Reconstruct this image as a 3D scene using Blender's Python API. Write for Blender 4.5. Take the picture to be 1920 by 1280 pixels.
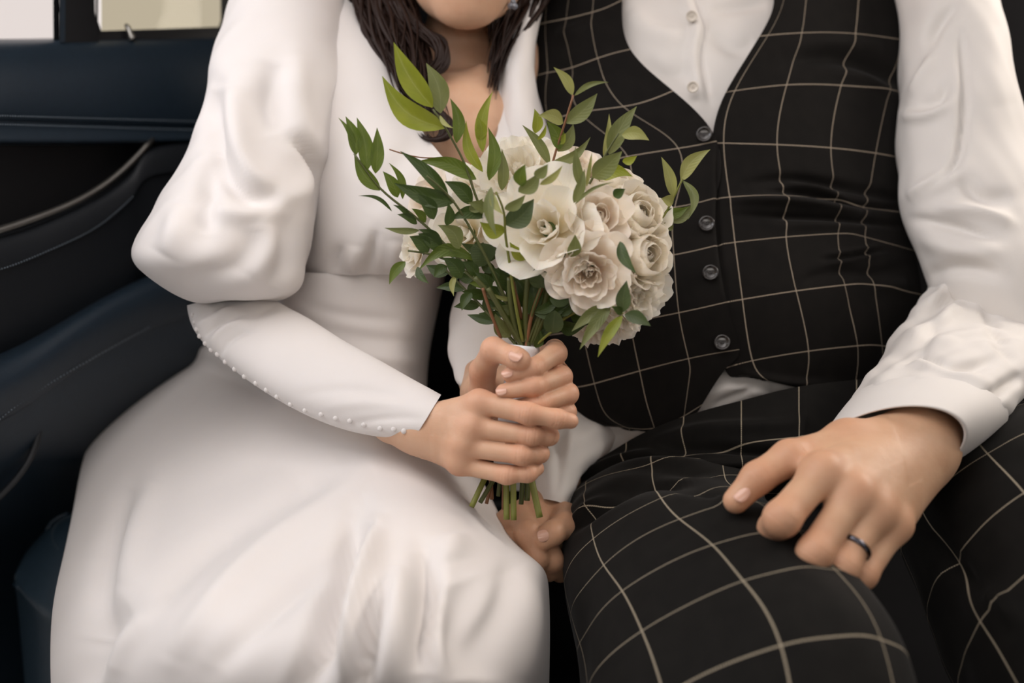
import bpy, bmesh, math, random
import numpy as np
from mathutils import Vector, Matrix
random.seed(7); rng = np.random.default_rng(7)
for o in list(bpy.data.objects): bpy.data.objects.remove(o)
scene = bpy.context.scene
COL = scene.collection

# ---------------------------------------------------------------- camera
PITCH = math.radians(19.0)
CAM = np.array([0.0, -1.0, 0.60])
FPX = 2133.0
cam_d = bpy.data.cameras.new('camera'); cam = bpy.data.objects.new('camera', cam_d); COL.objects.link(cam)
cam.location = CAM; cam.rotation_euler = (math.pi/2 - PITCH, 0, 0)
cam_d.sensor_width = 36.0; cam_d.lens = 36.0*FPX/1920.0
cam_d.clip_start = 0.02
cam_d.dof.use_dof = True; cam_d.dof.focus_distance = 1.05; cam_d.dof.aperture_fstop = 2.6
scene.camera = cam
FW = np.array([0, math.cos(PITCH), -math.sin(PITCH)]); UP = np.array([0, math.sin(PITCH), math.cos(PITCH)]); RT = np.array([1.0, 0, 0])

# ---------------------------------------------------------------- light
world = bpy.data.worlds.new('sky'); scene.world = world; world.use_nodes = True
bg = world.node_tree.nodes['Background']
bg.inputs['Color'].default_value = (0.95, 0.87, 0.83, 1); bg.inputs['Strength'].default_value = 1.0
def area(name, loc, target, sx, sy, power, col):
    l = bpy.data.lights.new(name, 'AREA'); l.shape = 'RECTANGLE'; l.size = sx; l.size_y = sy; l.energy = power; l.color = col
    o = bpy.data.objects.new(name, l); COL.objects.link(o); o.location = loc
    o.rotation_euler = (Vector(target)-Vector(loc)).to_track_quat('-Z', 'Y').to_euler(); return o
area('windscreen_daylight', (-0.10, -1.72, 0.98), (0.0, 0.0, 0.3), 1.3, 0.30, 4.6, (1.0, 0.93, 0.85))
area('sunroof_daylight', (-0.38, -0.30, 1.25), (-0.2, -0.05, 0.1), 1.05, 0.80, 6.6, (1.0, 0.945, 0.93))
area('right_window_daylight', (1.18, 0.36, 0.95), (0.35, 0.0, 0.2), 0.8, 0.40, 11.5, (1.0, 0.90, 0.80))
area('left_window_daylight', (-1.10, -0.02, 0.86), (-0.15, 0.0, 0.15), 0.9, 0.42, 6.0, (0.92, 0.94, 1.0))
scene.view_settings.view_transform = 'Standard'; scene.view_settings.look = 'None'
scene.view_settings.exposure = -0.04; scene.view_settings.gamma = 1.0; scene.view_settings.use_curve_mapping = False

# ---------------------------------------------------------------- helpers
def U(px, py, d):                                   # pixel + distance along the lens axis -> point in the place
    px = np.asarray(px, float); py = np.asarray(py, float); d = np.asarray(d, float)
    return CAM + d[..., None]*(FW + ((px-960)/FPX)[..., None]*RT + ((640-py)/FPX)[..., None]*UP)
def dz(py, z):                                      # lens-axis distance of the point of row py that lies at height z
    return (CAM[2]-z)/(math.sin(PITCH)-math.cos(PITCH)*(640-np.asarray(py, float))/FPX)
def proj(v):
    r = v-CAM; d = r@FW
    return 960+FPX*(r@RT)/d, 640-FPX*(r@UP)/d, d
def spl(t, Y, x):                                   # natural cubic spline through (t, Y) at x, Y of any trailing shape
    t = np.asarray(t, float); Y = np.asarray(Y, float); x = np.asarray(x, float); n = len(t); sh = Y.shape[1:]; Y = Y.reshape(n, -1)
    if n == 2:
        w = ((x-t[0])/(t[1]-t[0]))[:, None]; return (Y[0]*(1-w)+Y[1]*w).reshape((len(x),)+sh)
    h = np.diff(t); A = np.eye(n); B = np.zeros_like(Y)
    for i in range(1, n-1):
        A[i, i-1] = h[i-1]; A[i, i] = 2*(h[i-1]+h[i]); A[i, i+1] = h[i]
        B[i] = 6*((Y[i+1]-Y[i])/h[i]-(Y[i]-Y[i-1])/h[i-1])
    M = np.linalg.solve(A, B); k = np.clip(np.searchsorted(t, x)-1, 0, n-2)
    a = ((t[k+1]-x)/h[k])[:, None]; b = ((x-t[k])/h[k])[:, None]; hh = (h[k]**2)[:, None]
    return (a*Y[k]+b*Y[k+1]+((a**3-a)*M[k]+(b**3-b)*M[k+1])*hh/6).reshape((len(x),)+sh)
def splu(Y, n):
    Y = np.asarray(Y, float); return spl(np.arange(len(Y)), Y, np.linspace(0, len(Y)-1, n))
def splc(Y, n):                                     # chord-length spaced polyline spline
    Y = np.asarray(Y, float); L = np.r_[0, np.cumsum(np.linalg.norm(np.diff(Y[:, :2] if Y.shape[1] > 2 and np.abs(Y[:, :2]).max() > 5 else Y, axis=0), axis=1))]
    return spl(L, Y, np.linspace(0, L[-1], n))
def net(ctrl, M, N):                                # m x n x k control net -> M x N x k
    a = splu(ctrl, M); return np.swapaxes(splu(np.swapaxes(a, 0, 1), N), 0, 1)
def gfaces(M, N, closed=False, off=0):
    i, j = np.meshgrid(np.arange(M-1), np.arange(N if closed else N-1), indexing='ij'); j2 = (j+1) % N
    return (np.stack([i*N+j, i*N+j2, (i+1)*N+j2, (i+1)*N+j], -1).reshape(-1, 4)+off)
def vnormals(V, F):
    n = np.zeros_like(V); F = np.asarray(F); fn = np.cross(V[F[:, 2]]-V[F[:, 0]], V[F[:, 3 if F.shape[1] == 4 else 1]]-V[F[:, 1 if F.shape[1] == 4 else 0]])
    for k in range(F.shape[1]): np.add.at(n, F[:, k], fn)
    return n/(np.linalg.norm(n, axis=1, keepdims=True)+1e-12)
def segdist(P, poly):                               # 2-D distance to a polyline and position along it 0..1
    best = np.full(len(P), 1e9); pos = np.zeros(len(P)); side = np.zeros(len(P)); L = np.linalg.norm(np.diff(poly, axis=0), axis=1); tot = L.sum(); acc = 0
    for k in range(len(poly)-1):
        a, b = poly[k], poly[k+1]; ab = b-a; q = ((P-a)@ab)/(ab@ab+1e-9); t = np.clip(q, 0, 1)
        d = np.linalg.norm(P-a-t[:, None]*ab, axis=1); m = d < best; best[m] = d[m]; pos[m] = (acc+t[m]*L[k])/tot
        c = ab[0]*(P[:, 1]-a[1])-ab[1]*(P[:, 0]-a[0]); side[m] = np.sign(c[m]); acc += L[k]
    return best, pos, side
def sculpt(V, F, strokes, facing=True, gain=1.0):
    """folds pressed into (-) or raised out of (+) a cloth: (points, width, height in mm[, sharp side])"""
    n = vnormals(V, F); x, y, d = proj(V); P = np.stack([x, y], 1)
    view = CAM-V; view /= np.linalg.norm(view, axis=1, keepdims=True); q = (n*view).sum(1).mean(); q = q if abs(q) > .25 else (n*(V-V.mean(0))).sum(1).mean(); n = n*np.sign(q); fc = np.clip((n*view).sum(1)*2.5+.15, 0, 1) if facing else 1
    out = np.zeros(len(V))
    for s in strokes:
        poly = splc(np.array(s[0], float), 24) if len(s[0]) > 2 else np.array(s[0], float)
        w, h = s[1], s[2]; D, t, side = segdist(P, poly)
        asym = s[3] if len(s) > 3 else 0
        ww = np.where(side*asym > 0, w*(1-abs(asym)*.75), w)
        tap = np.sin(np.clip(t, .02, .98)*np.pi)**.6
        out += h*.001*np.exp(-(D/ww)**2)*tap
    return V+n*(out*fc*gain)[:, None]
def lump(V, F, amp, freq, seed=0):
    r = np.random.default_rng(seed); n = vnormals(V, F); s = np.zeros(len(V))
    for k in range(7):
        q = r.normal(size=3)*freq*(1+.35*k); s += np.sin(V@q+r.uniform(0, 6.28))/(1+.5*k)
    return V+n*(s*amp)[:, None]
WLOC = {}
def finish(o, parent, w):
    COL.objects.link(o); WLOC[o.name] = np.array(w, float)
    if parent is not None: o.parent = parent; o.location = Vector(np.array(w)-WLOC[parent.name])
    else: o.location = Vector(w)
    return o
def empty(name, w, label, cat, group=None):
    o = bpy.data.objects.new(name, None); o.empty_display_size = .05; finish(o, None, w); tag(o, label, cat, group); return o
def tag(o, label=None, cat=None, group=None, kind=None):
    if label: o['label'] = label
    if cat: o['category'] = cat
    if group: o['group'] = group
    if kind: o['kind'] = kind
    return o
def mobj(name, V, F, mat, parent=None, uv=None, smooth=True, label=None, fix=True, solid=0, tint=None, w=None, subd=0):
    V = np.asarray(V, float); w = V.mean(0) if w is None else np.asarray(w, float)
    me = bpy.data.meshes.new(name); me.from_pydata((V-w).tolist(), [], [list(map(int, f)) for f in F]); me.update()
    if uv is not None:
        l = me.uv_layers.new(name='UVMap'); vi = np.zeros(len(me.loops), int); me.loops.foreach_get('vertex_index', vi)
        l.data.foreach_set('uv', np.asarray(uv, float)[vi].ravel())
    if tint is not None:
        c = me.attributes.new('tint', 'FLOAT', 'POINT'); c.data.foreach_set('value', np.asarray(tint, float))
    if fix:
        bm = bmesh.new(); bm.from_mesh(me); bmesh.ops.recalc_face_normals(bm, faces=bm.faces); bm.to_mesh(me); bm.free()
    if smooth: me.shade_smooth()
    me.materials.append(mat); o = bpy.data.objects.new(name, me); finish(o, parent, w)
    if label: o['label'] = label
    if solid:
        m = o.modifiers.new('thickness', 'SOLIDIFY'); m.thickness = solid; m.offset = -1
    if subd:
        m = o.modifiers.new('smooth', 'SUBSURF'); m.levels = m.render_levels = subd
    return o
class MB:                                           # several surfaces joined as one mesh
    def __init__(s): s.V = []; s.F = []; s.UV = []; s.T = []; s.n = 0
    def add(s, V, F, uv=None, tint=None):
        V = np.asarray(V, float).reshape(-1, 3); s.V.append(V); s.F += [[int(i)+s.n for i in f] for f in F]
        s.UV.append(np.zeros((len(V), 2)) if uv is None else np.asarray(uv, float).reshape(-1, 2))
        s.T.append(np.zeros(len(V)) if tint is None else np.asarray(tint, float)); s.n += len(V)
    def build(s, name, mat, parent=None, **k):
        return mobj(name, np.concatenate(s.V), s.F, mat, parent, uv=np.concatenate(s.UV), tint=np.concatenate(s.T), **k)
def tube(path, rad, n=8, cap=True):                 # round tube through 3-D points
    path = np.asarray(path, float); rad = np.broadcast_to(np.asarray(rad, float), (len(path),))
    T = np.gradient(path, axis=0); T /= np.linalg.norm(T, axis=1, keepdims=True)+1e-12
    ref = np.array([0.31, 0.2, 0.93]); a = np.linspace(0, 2*np.pi, n, endpoint=False); V = []
    for p, t, r in zip(path, T, rad):
        u = np.cross(t, ref); u /= np.linalg.norm(u)+1e-9; v = np.cross(t, u)
        V.append(p+r*(np.cos(a)[:, None]*u+np.sin(a)[:, None]*v))
    F = gfaces(len(path), n, True).tolist()
    if cap: F.append(list(range(n))[::-1]); F.append([(len(path)-1)*n+i for i in range(n)])
    return np.concatenate(V), F
def sleeve(rings, M, N, pw=2.0):
    """a limb of cloth: each ring (xl, yl, xr, yr, d, half thickness[, extra depth at right end]) -> M x N grid of points, angles, length"""
    C = []
    for r in rings:
        e = r[6] if len(r) > 6 else 0
        L = U(r[0], r[1], r[4]-e); R = U(r[2], r[3], r[4]+e); A = (R-L)/2; c = (L+R)/2
        t = CAM-c; t /= np.linalg.norm(t); a = A/np.linalg.norm(A); B = t-a*(t@a); B = B/np.linalg.norm(B)*r[5]; C.append([c, A, B])
    C = splu(np.array(C), M); th = np.linspace(0, 2*np.pi, N, endpoint=False)
    co = np.sign(np.cos(th))*np.abs(np.cos(th))**(2/pw); si = np.sign(np.sin(th))*np.abs(np.sin(th))**(2/pw)
    V = C[:, None, 0]+co[None, :, None]*C[:, None, 1]+si[None, :, None]*C[:, None, 2]
    Ls = np.r_[0, np.cumsum(np.linalg.norm(np.diff(C[:, 0], axis=0), axis=1))]
    return V.reshape(-1, 3), gfaces(M, N, True), th, Ls
def closed_uv(V, F, M, N, ufun, vrow):              # duplicate the seam column so that a pattern can run around a tube
    G = V.reshape(M, N, 3); G = np.concatenate([G, G[:, :1]], 1); th = np.linspace(0, 2*np.pi, N+1)
    uv = np.zeros((M, N+1, 2)); uv[..., 0] = ufun(th)[None]; uv[..., 1] = np.asarray(vrow)[:, None]
    return G.reshape(-1, 3), gfaces(M, N+1), uv.reshape(-1, 2)

# ---- smooth solid bodies: distance fields and surface nets
def smin(a, b, k):
    if k <= 0: return np.minimum(a, b)
    h = np.clip(k-np.abs(a-b), 0, None)/k; return np.minimum(a, b)-h*h*k*.25
def cone(a, b, ra, rb): return ('c', np.asarray(a, float), np.asarray(b, float), ra, rb)
def ell(c, r, R=None): return ('e', np.asarray(c, float), np.asarray(r, float), np.eye(3) if R is None else np.asarray(R, float), 0)
def fieldof(p, X):
    if p[0] == 'c':
        a, b, ra, rb = p[1:]; ba = b-a; q = X-a; t = np.clip((q@ba)/(ba@ba+1e-12), 0, 1)
        return np.sqrt(((q-t[..., None]*ba)**2).sum(-1))-(ra+(rb-ra)*t)
    c, r, R = p[1:4]; q = (X-c)@R; k0 = np.sqrt(((q/r)**2).sum(-1)); k1 = np.sqrt(((q/r**2)**2).sum(-1))+1e-9
    return k0*(k0-1)/k1
def union(prims, X, k):
    f = None
    for p in prims:
        g = fieldof(p, X); f = g if f is None else smin(f, g, k)
    return f
def bounds(prims, pad):
    lo = np.full(3, 1e9); hi = -lo
    for p in prims:
        if p[0] == 'c':
            for c, r in ((p[1], p[3]), (p[2], p[4])): lo = np.minimum(lo, c-r); hi = np.maximum(hi, c+r)
        else: r = p[2].max(); lo = np.minimum(lo, p[1]-r); hi = np.maximum(hi, p[1]+r)
    return lo-pad, hi+pad
def surface(fn, lo, hi, h):                        # fn: field sampled on the grid
    n = np.ceil((hi-lo)/h).astype(int)+1
    f = fn
    s = f < 0; cs = np.zeros(n-1, int)
    for dx in (0, 1):
        for dy in (0, 1):
            for dz_ in (0, 1): cs += s[dx:n[0]-1+dx, dy:n[1]-1+dy, dz_:n[2]-1+dz_]
    act = (cs > 0) & (cs < 8); idx = np.full(n-1, -1); ijk = np.argwhere(act); idx[act] = np.arange(len(ijk))
    acc = np.zeros((len(ijk), 3)); cnt = np.zeros(len(ijk)); cor = [(a, b, c) for a in (0, 1) for b in (0, 1) for c in (0, 1)]
    for p in cor:
        for a in range(3):
            if p[a] == 0:
                q = list(p); q[a] = 1
                fa = f[ijk[:, 0]+p[0], ijk[:, 1]+p[1], ijk[:, 2]+p[2]]; fb = f[ijk[:, 0]+q[0], ijk[:, 1]+q[1], ijk[:, 2]+q[2]]
                m = (fa < 0) != (fb < 0); t = np.where(m, fa/np.where(m, fa-fb, 1), 0)
                pt = np.array(p, float)+t[:, None]*(np.array(q)-np.array(p)); acc[m] += pt[m]; cnt[m] += 1
    V = lo+h*(ijk+acc/cnt[:, None]); F = []
    for a in range(3):
        b, c = (a+1) % 3, (a+2) % 3; sl = [slice(None)]*3; sl2 = [slice(None)]*3; sl[a] = slice(0, -1); sl2[a] = slice(1, None)
        e = np.argwhere(s[tuple(sl)] != s[tuple(sl2)]); e = e[(e[:, b] > 0) & (e[:, c] > 0) & (e[:, b] < n[b]-1) & (e[:, c] < n[c]-1)]
        q = []
        for db, dc in ((1, 1), (0, 1), (0, 0), (1, 0)):
            g = e.copy(); g[:, b] -= db; g[:, c] -= dc; q.append(idx[g[:, 0], g[:, 1], g[:, 2]])
        q = np.stack(q, 1); fl = s[tuple(sl)][tuple(e.T)]; q[~fl] = q[~fl][:, ::-1]; F.append(q)
    F = np.concatenate(F); F = F[(F >= 0).all(1)]
    return V, F
def relax(V, F, it=2, lam=.5):
    E = np.concatenate([F[:, [0, 1]], F[:, [1, 2]], F[:, [2, 3]], F[:, [3, 0]]]); 
    for _ in range(it):
        a = np.zeros_like(V); c = np.zeros(len(V)); np.add.at(a, E[:, 0], V[E[:, 1]]); np.add.at(a, E[:, 1], V[E[:, 0]]); np.add.at(c, E[:, 0], 1); np.add.at(c, E[:, 1], 1)
        V = V+lam*(a/c[:, None]-V)
    return V
def grid_union(lo, n, h, prims, k, pad):          # union of prims on a grid, each looked at only where it matters
    f = np.full(n, 1.0, np.float32)
    for p in prims:
        a, b = bounds([p], pad); i0 = np.clip(np.floor((a-lo)/h).astype(int), 0, n); i1 = np.clip(np.ceil((b-lo)/h).astype(int)+1, 0, n)
        if (i1 <= i0).any(): continue
        X = np.stack(np.meshgrid(*[lo[i]+h*np.arange(i0[i], i1[i]) for i in range(3)], indexing='ij'), -1)
        w = tuple(slice(i0[i], i1[i]) for i in range(3)); f[w] = smin(f[w], fieldof(p, X), k)
    return f
def body_mesh(prims, k, h, cut=()):
    lo, hi = bounds(prims, .015); n = np.ceil((hi-lo)/h).astype(int)+1; f = grid_union(lo, n, h, prims, k, k+.012)
    for p in cut:
        a, b = bounds([p], .02); i0 = np.clip(np.floor((a-lo)/h).astype(int), 0, n); i1 = np.clip(np.ceil((b-lo)/h).astype(int)+1, 0, n)
        X = np.stack(np.meshgrid(*[lo[i]+h*np.arange(i0[i], i1[i]) for i in range(3)], indexing='ij'), -1); w = tuple(slice(i0[i], i1[i]) for i in range(3)); f[w] = -smin(-f[w], fieldof(p, X), .006)
    V, F = surface(f, lo, hi, h); return relax(V, F), F
def hand_mesh(fingers, palm, h=.0016, kp=.013, kf=.009, red=(), joints=()):
    """fingers: chains of (px, py, d, radius mm); palm: prims; returns one skin surface"""
    ch = []
    for f in fingers:
        P = [U(*q[:3]) for q in f]; r = [q[3]*.001 for q in f]
        ch.append([cone(P[i], P[i+1], r[i], r[i+1]) for i in range(len(P)-1)])
    allp = [p for c in ch for p in c]+palm; lo, hi = bounds(allp, .006)
    n = np.ceil((hi-lo)/h).astype(int)+1; pf = grid_union(lo, n, h, palm, kp, kp+.006); f = pf.copy()
    for c in ch:
        a, b = bounds(c, .016); i0 = np.clip(np.floor((a-lo)/h).astype(int), 0, n); i1 = np.clip(np.ceil((b-lo)/h).astype(int)+1, 0, n); w = tuple(slice(i0[i], i1[i]) for i in range(3))
        X = np.stack(np.meshgrid(*[lo[i]+h*np.arange(i0[i], i1[i]) for i in range(3)], indexing='ij'), -1)
        f[w] = smin(f[w], smin(pf[w], union(c, X, .006), kf), .0012)
    V, F = surface(f, lo, hi, h); V = relax(V, F, 1, .4); t = np.zeros(len(V))
    for f in fingers:
        for q in f[:-1]:
            D = np.linalg.norm(V-U(*q[:3])+0*V, axis=1); t = np.maximum(t, .75*np.exp(-((D-q[3]*.0011)/(q[3]*.0007))**2))
        D = np.linalg.norm(V-U(*f[-1][:3]), axis=1); t = np.maximum(t, np.exp(-(D/(f[-1][3]*.0016))**2))
    n = vnormals(V, F); vw = CAM-V; vw /= np.linalg.norm(vw, axis=1, keepdims=True); sg = np.sign((n*(V-V.mean(0))).sum(1).mean()); n = n*sg; dorsal = np.clip((n*vw).sum(1)*1.6-.1, 0, 1); dsp = np.zeros(len(V))
    for f in fingers:                               # skin creases over the finger joints
        P = np.array([U(*q[:3]) for q in f])
        for k in range(1, len(f)-1):
            ax = P[k+1]-P[k-1]; ax /= np.linalg.norm(ax); q = V-P[k]; a = q@ax; rad = np.linalg.norm(q-a[:, None]*ax, axis=1); m = np.clip(1.5-rad/(f[k][3]*.001*1.25), 0, .5)*2*dorsal
            for o_ in (-.0042, -.0016, .0010, .0036): dsp -= m*.00042*np.exp(-((a-o_)/.0008)**2)
    return V+n*dsp[:, None], F, t
# ---------------------------------------------------------------- materials
def nmat(name):
    m = bpy.data.materials.new(name); m.use_nodes = True; nt = m.node_tree; b = nt.nodes['Principled BSDF']; return m, nt, b
def N(nt, t, **k):
    n = nt.nodes.new(t)
    for a, v in k.items():
        if hasattr(n, a): setattr(n, a, v)
    return n
def math_n(nt, op, a, b=None, c=None):
    n = nt.nodes.new('ShaderNodeMath'); n.operation = op
    for i, v in enumerate((a, b, c)):
        if v is None: continue
        if isinstance(v, (int, float)): n.inputs[i].default_value = v
        else: nt.links.new(v, n.inputs[i])
    return n.outputs[0]
def noise(nt, scale, detail=3, vec=None, rough=.5):
    t = N(nt, 'ShaderNodeTexNoise'); t.inputs['Scale'].default_value = scale; t.inputs['Detail'].default_value = detail; t.inputs['Roughness'].default_value = rough
    if vec is None: vec = N(nt, 'ShaderNodeTexCoord').outputs['Object']
    nt.links.new(vec, t.inputs['Vector']); return t.outputs['Fac']
def ramp(nt, fac, stops):
    r = N(nt, 'ShaderNodeValToRGB'); e = r.color_ramp.elements
    while len(e) < len(stops): e.new(.5)
    for q, (p, c) in zip(e, stops): q.position = p; q.color = (*c, 1)
    nt.links.new(fac, r.inputs[0]); return r.outputs[0]
def bump(nt, b, h, strength, dist):
    n = N(nt, 'ShaderNodeBump'); n.inputs['Strength'].default_value = strength; n.inputs['Distance'].default_value = dist
    nt.links.new(h, n.inputs['Height']); nt.links.new(n.outputs[0], b.inputs['Normal'])
def mixc(nt, fac, a, b):
    n = N(nt, 'ShaderNodeMix'); n.data_type = 'RGBA'
    for s, v in ((n.inputs[0], fac), (n.inputs[6], a), (n.inputs[7], b)):
        if isinstance(v, (int, float)): s.default_value = v
        elif isinstance(v, tuple): s.default_value = (*v, 1)
        else: nt.links.new(v, s)
    return n.outputs[2]
def cloth(name, col, rough=.75, weave=900, wb=.25, sheen=.15, var=.05, sub=0):
    m, nt, b = nmat(name); f = noise(nt, 14, 3)
    nt.links.new(ramp(nt, f, [(.3, tuple(c*(1-var) for c in col)), (.7, tuple(min(1, c*(1+var)) for c in col))]), b.inputs['Base Color'])
    b.inputs['Roughness'].default_value = rough; b.inputs['Sheen Weight'].default_value = sheen; b.inputs['Sheen Roughness'].default_value = .5
    bump(nt, b, noise(nt, weave, 2), wb, .0004)
    if sub: b.inputs['Subsurface Weight'].default_value = sub; b.inputs['Subsurface Radius'].default_value = (.01, .008, .006); b.inputs['Subsurface Scale'].default_value = .5
    return m
M_dress = cloth('ivory_crepe', (.715, .68, .66), .62, 1400, .2, .2, .015, .12)
M_shirt = cloth('white_cotton', (.715, .685, .655), .7, 1300, .25, .15, .02, .08)
M_ribbon = cloth('white_ribbon', (.82, .82, .84), .35, 700, .2, .2, .02)
def plaid(name, base, line, wdt=.032):
    m, nt, b = nmat(name); uv = N(nt, 'ShaderNodeUVMap'); sp = N(nt, 'ShaderNodeSeparateXYZ'); nt.links.new(uv.outputs[0], sp.inputs[0])
    u, v = sp.outputs[0], sp.outputs[1]
    def stripe(a, o):
        f = math_n(nt, 'FRACT', math_n(nt, 'ADD', a, .5)); d = math_n(nt, 'ABSOLUTE', math_n(nt, 'SUBTRACT', f, .5))
        core = math_n(nt, 'LESS_THAN', d, wdt*.5)
        th = math_n(nt, 'MULTIPLY_ADD', math_n(nt, 'SINE', math_n(nt, 'MULTIPLY', o, 280.0)), .35, .62)
        return math_n(nt, 'MULTIPLY', core, th)
    k = math_n(nt, 'MAXIMUM', stripe(u, v), stripe(v, u))
    g = noise(nt, 60, 3); bc = ramp(nt, g, [(.3, tuple(c*.8 for c in base)), (.7, tuple(c*1.25 for c in base))])
    nt.links.new(mixc(nt, k, bc, line), b.inputs['Base Color'])
    b.inputs['Roughness'].default_value = .8; b.inputs['Sheen Weight'].default_value = .04; b.inputs['Sheen Roughness'].default_value = .4
    b.inputs['Specular IOR Level'].default_value = .14
    w = math_n(nt, 'ADD', math_n(nt, 'MULTIPLY', noise(nt, 1100, 2), .6), math_n(nt, 'MULTIPLY', k, .5)); bump(nt, b, w, .35, .0005)
    return m
M_vest = plaid('charcoal_windowpane_wool', (.0052, .0043, .0036), (.46, .38, .29), .017)
M_trous = plaid('charcoal_windowpane_trouser_wool', (.0052, .0047, .0040), (.42, .36, .265), .0185)
def skin(name, col, redc, deep):
    m, nt, b = nmat(name); a = N(nt, 'ShaderNodeAttribute'); a.attribute_name = 'tint'
    f = noise(nt, 35, 4); c = ramp(nt, f, [(.3, deep), (.62, col)])
    nt.links.new(mixc(nt, math_n(nt, 'MULTIPLY', a.outputs['Fac'], .62), c, redc), b.inputs['Base Color'])
    b.inputs['Roughness'].default_value = .48; b.inputs['Subsurface Weight'].default_value = .22
    b.inputs['Subsurface Radius'].default_value = (.012, .005, .003); b.inputs['Subsurface Scale'].default_value = .6
    b.inputs['Specular IOR Level'].default_value = .4
    bump(nt, b, math_n(nt, 'ADD', noise(nt, 420, 4), math_n(nt, 'MULTIPLY', noise(nt, 110, 3), 1.2)), .28, .0007); return m
M_skinw = skin('fair_skin', (.645, .405, .27), (.62, .30, .185), (.59, .35, .225))
M_skinm = skin('tanned_skin', (.60, .375, .24), (.57, .285, .17), (.53, .31, .19))
def plain(name, col, rough=.5, metal=0, spec=.5, nb=0, ns=300, coat=0, trans=0):
    m, nt, b = nmat(name); f = noise(nt, ns*.2, 2)
    nt.links.new(ramp(nt, f, [(.3, tuple(c*.92 for c in col)), (.7, tuple(min(1, c*1.06) for c in col))]), b.inputs['Base Color'])
    b.inputs['Roughness'].default_value = rough; b.inputs['Metallic'].default_value = metal; b.inputs['Specular IOR Level'].default_value = spec
    b.inputs['Coat Weight'].default_value = coat
    if nb: bump(nt, b, noise(nt, ns, 3), nb, .0006)
    return m
M_nail = plain('pink_nail', (.66, .385, .285), .2, 0, .55, coat=.2)
M_hair = plain('dark_brown_hair', (.018, .0080, .0052), .5, 0, .22)
M_brow = plain('lip_rose', (.45, .17, .13), .4)
M_leather = plain('navy_leather', (.011, .021, .033), .42, 0, .45, .5, 700)
M_leather3 = plain('blue_leather', (.022, .042, .062), .4, 0, .5, .5, 700)
M_leather2 = plain('black_leather', (.007, .009, .012), .5, 0, .4, .5, 700)
M_black = plain('black_plastic', (.006, .006, .007), .45, 0, .4)
M_lining = plain('grey_headliner', (.30, .29, .28), .9, 0, .2)
M_shade = plain('shaded_black_leather', (.005, .005, .006), .85, 0, .15)  # leather blackened and dulled to stand in for deep shade
M_carpet = plain('black_carpet', (.004, .004, .005), .95, 0, .1)
M_chrome = plain('satin_metal', (.42, .41, .38), .35, 1)
M_thread = plain('grey_thread', (.13, .16, .19), .8)
M_ring = plain('polished_dark_band', (.10, .10, .12), .12, 1)
M_gem = plain('clear_gem', (.16, .17, .20), .08, 0, .8)
M_button = plain('horn_button', (.016, .013, .012), .25, 0, .6, coat=.4)
M_sbutton = plain('shell_button', (.68, .62, .54), .3, 0, .5)
M_dbutton = plain('covered_button', (.70, .67, .655), .6, 0, .3)
M_petalw = None
def translucent(nt, b, col, f):
    out = nt.nodes['Material Output']; t = N(nt, 'ShaderNodeBsdfTranslucent'); t.inputs[0].default_value = (*col, 1); mx = N(nt, 'ShaderNodeMixShader'); mx.inputs[0].default_value = f
    nt.links.new(b.outputs[0], mx.inputs[1]); nt.links.new(t.outputs[0], mx.inputs[2]); nt.links.new(mx.outputs[0], out.inputs[0])
def petal(name, inner, outer, edge):
    m, nt, b = nmat(name); uv = N(nt, 'ShaderNodeUVMap'); sp = N(nt, 'ShaderNodeSeparateXYZ'); nt.links.new(uv.outputs[0], sp.inputs[0])
    g = math_n(nt, 'ADD', sp.outputs[1], math_n(nt, 'MULTIPLY', math_n(nt, 'SUBTRACT', noise(nt, 60, 3), .5), .35))
    nt.links.new(ramp(nt, g, [(.12, inner), (.55, outer), (.98, edge)]), b.inputs['Base Color'])
    b.inputs['Roughness'].default_value = .6; b.inputs['Subsurface Weight'].default_value = .4; b.inputs['Subsurface Radius'].default_value = (.008, .006, .004); b.inputs['Subsurface Scale'].default_value = .5
    st = math_n(nt, 'SINE', math_n(nt, 'MULTIPLY', sp.outputs[0], 90)); bump(nt, b, math_n(nt, 'ADD', math_n(nt, 'MULTIPLY', st, .3), noise(nt, 160, 3)), .3, .0006); translucent(nt, b, (1.0, .95, .86), .42); return m
M_pet = [petal('cream_petal', (.84, .66, .38), (.93, .86, .71), (.94, .88, .77)), petal('blush_petal', (.82, .58, .42), (.93, .82, .70), (.94, .85, .75)), petal('ivory_petal', (.86, .72, .40), (.94, .89, .77), (.95, .91, .82))]
def leafm(name, dark, light, rib):
    m, nt, b = nmat(name); uv = N(nt, 'ShaderNodeUVMap'); sp = N(nt, 'ShaderNodeSeparateXYZ'); nt.links.new(uv.outputs[0], sp.inputs[0])
    c = ramp(nt, noise(nt, 40, 4), [(.3, dark), (.7, light)])
    r = math_n(nt, 'LESS_THAN', math_n(nt, 'ABSOLUTE', sp.outputs[0]), .05)
    nt.links.new(mixc(nt, math_n(nt, 'MULTIPLY', r, .5), c, rib), b.inputs['Base Color'])
    b.inputs['Roughness'].default_value = .42; b.inputs['Specular IOR Level'].default_value = .45
    b.inputs['Subsurface Weight'].default_value = .12; b.inputs['Subsurface Radius'].default_value = (.003, .005, .001)
    v = math_n(nt, 'SINE', math_n(nt, 'ADD', math_n(nt, 'MULTIPLY', sp.outputs[1], 55), math_n(nt, 'MULTIPLY', math_n(nt, 'ABSOLUTE', sp.outputs[0]), -14)))
    bump(nt, b, v, .12, .0006); translucent(nt, b, tuple(min(1, c*1.6) for c in light), .25); return m
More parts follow.
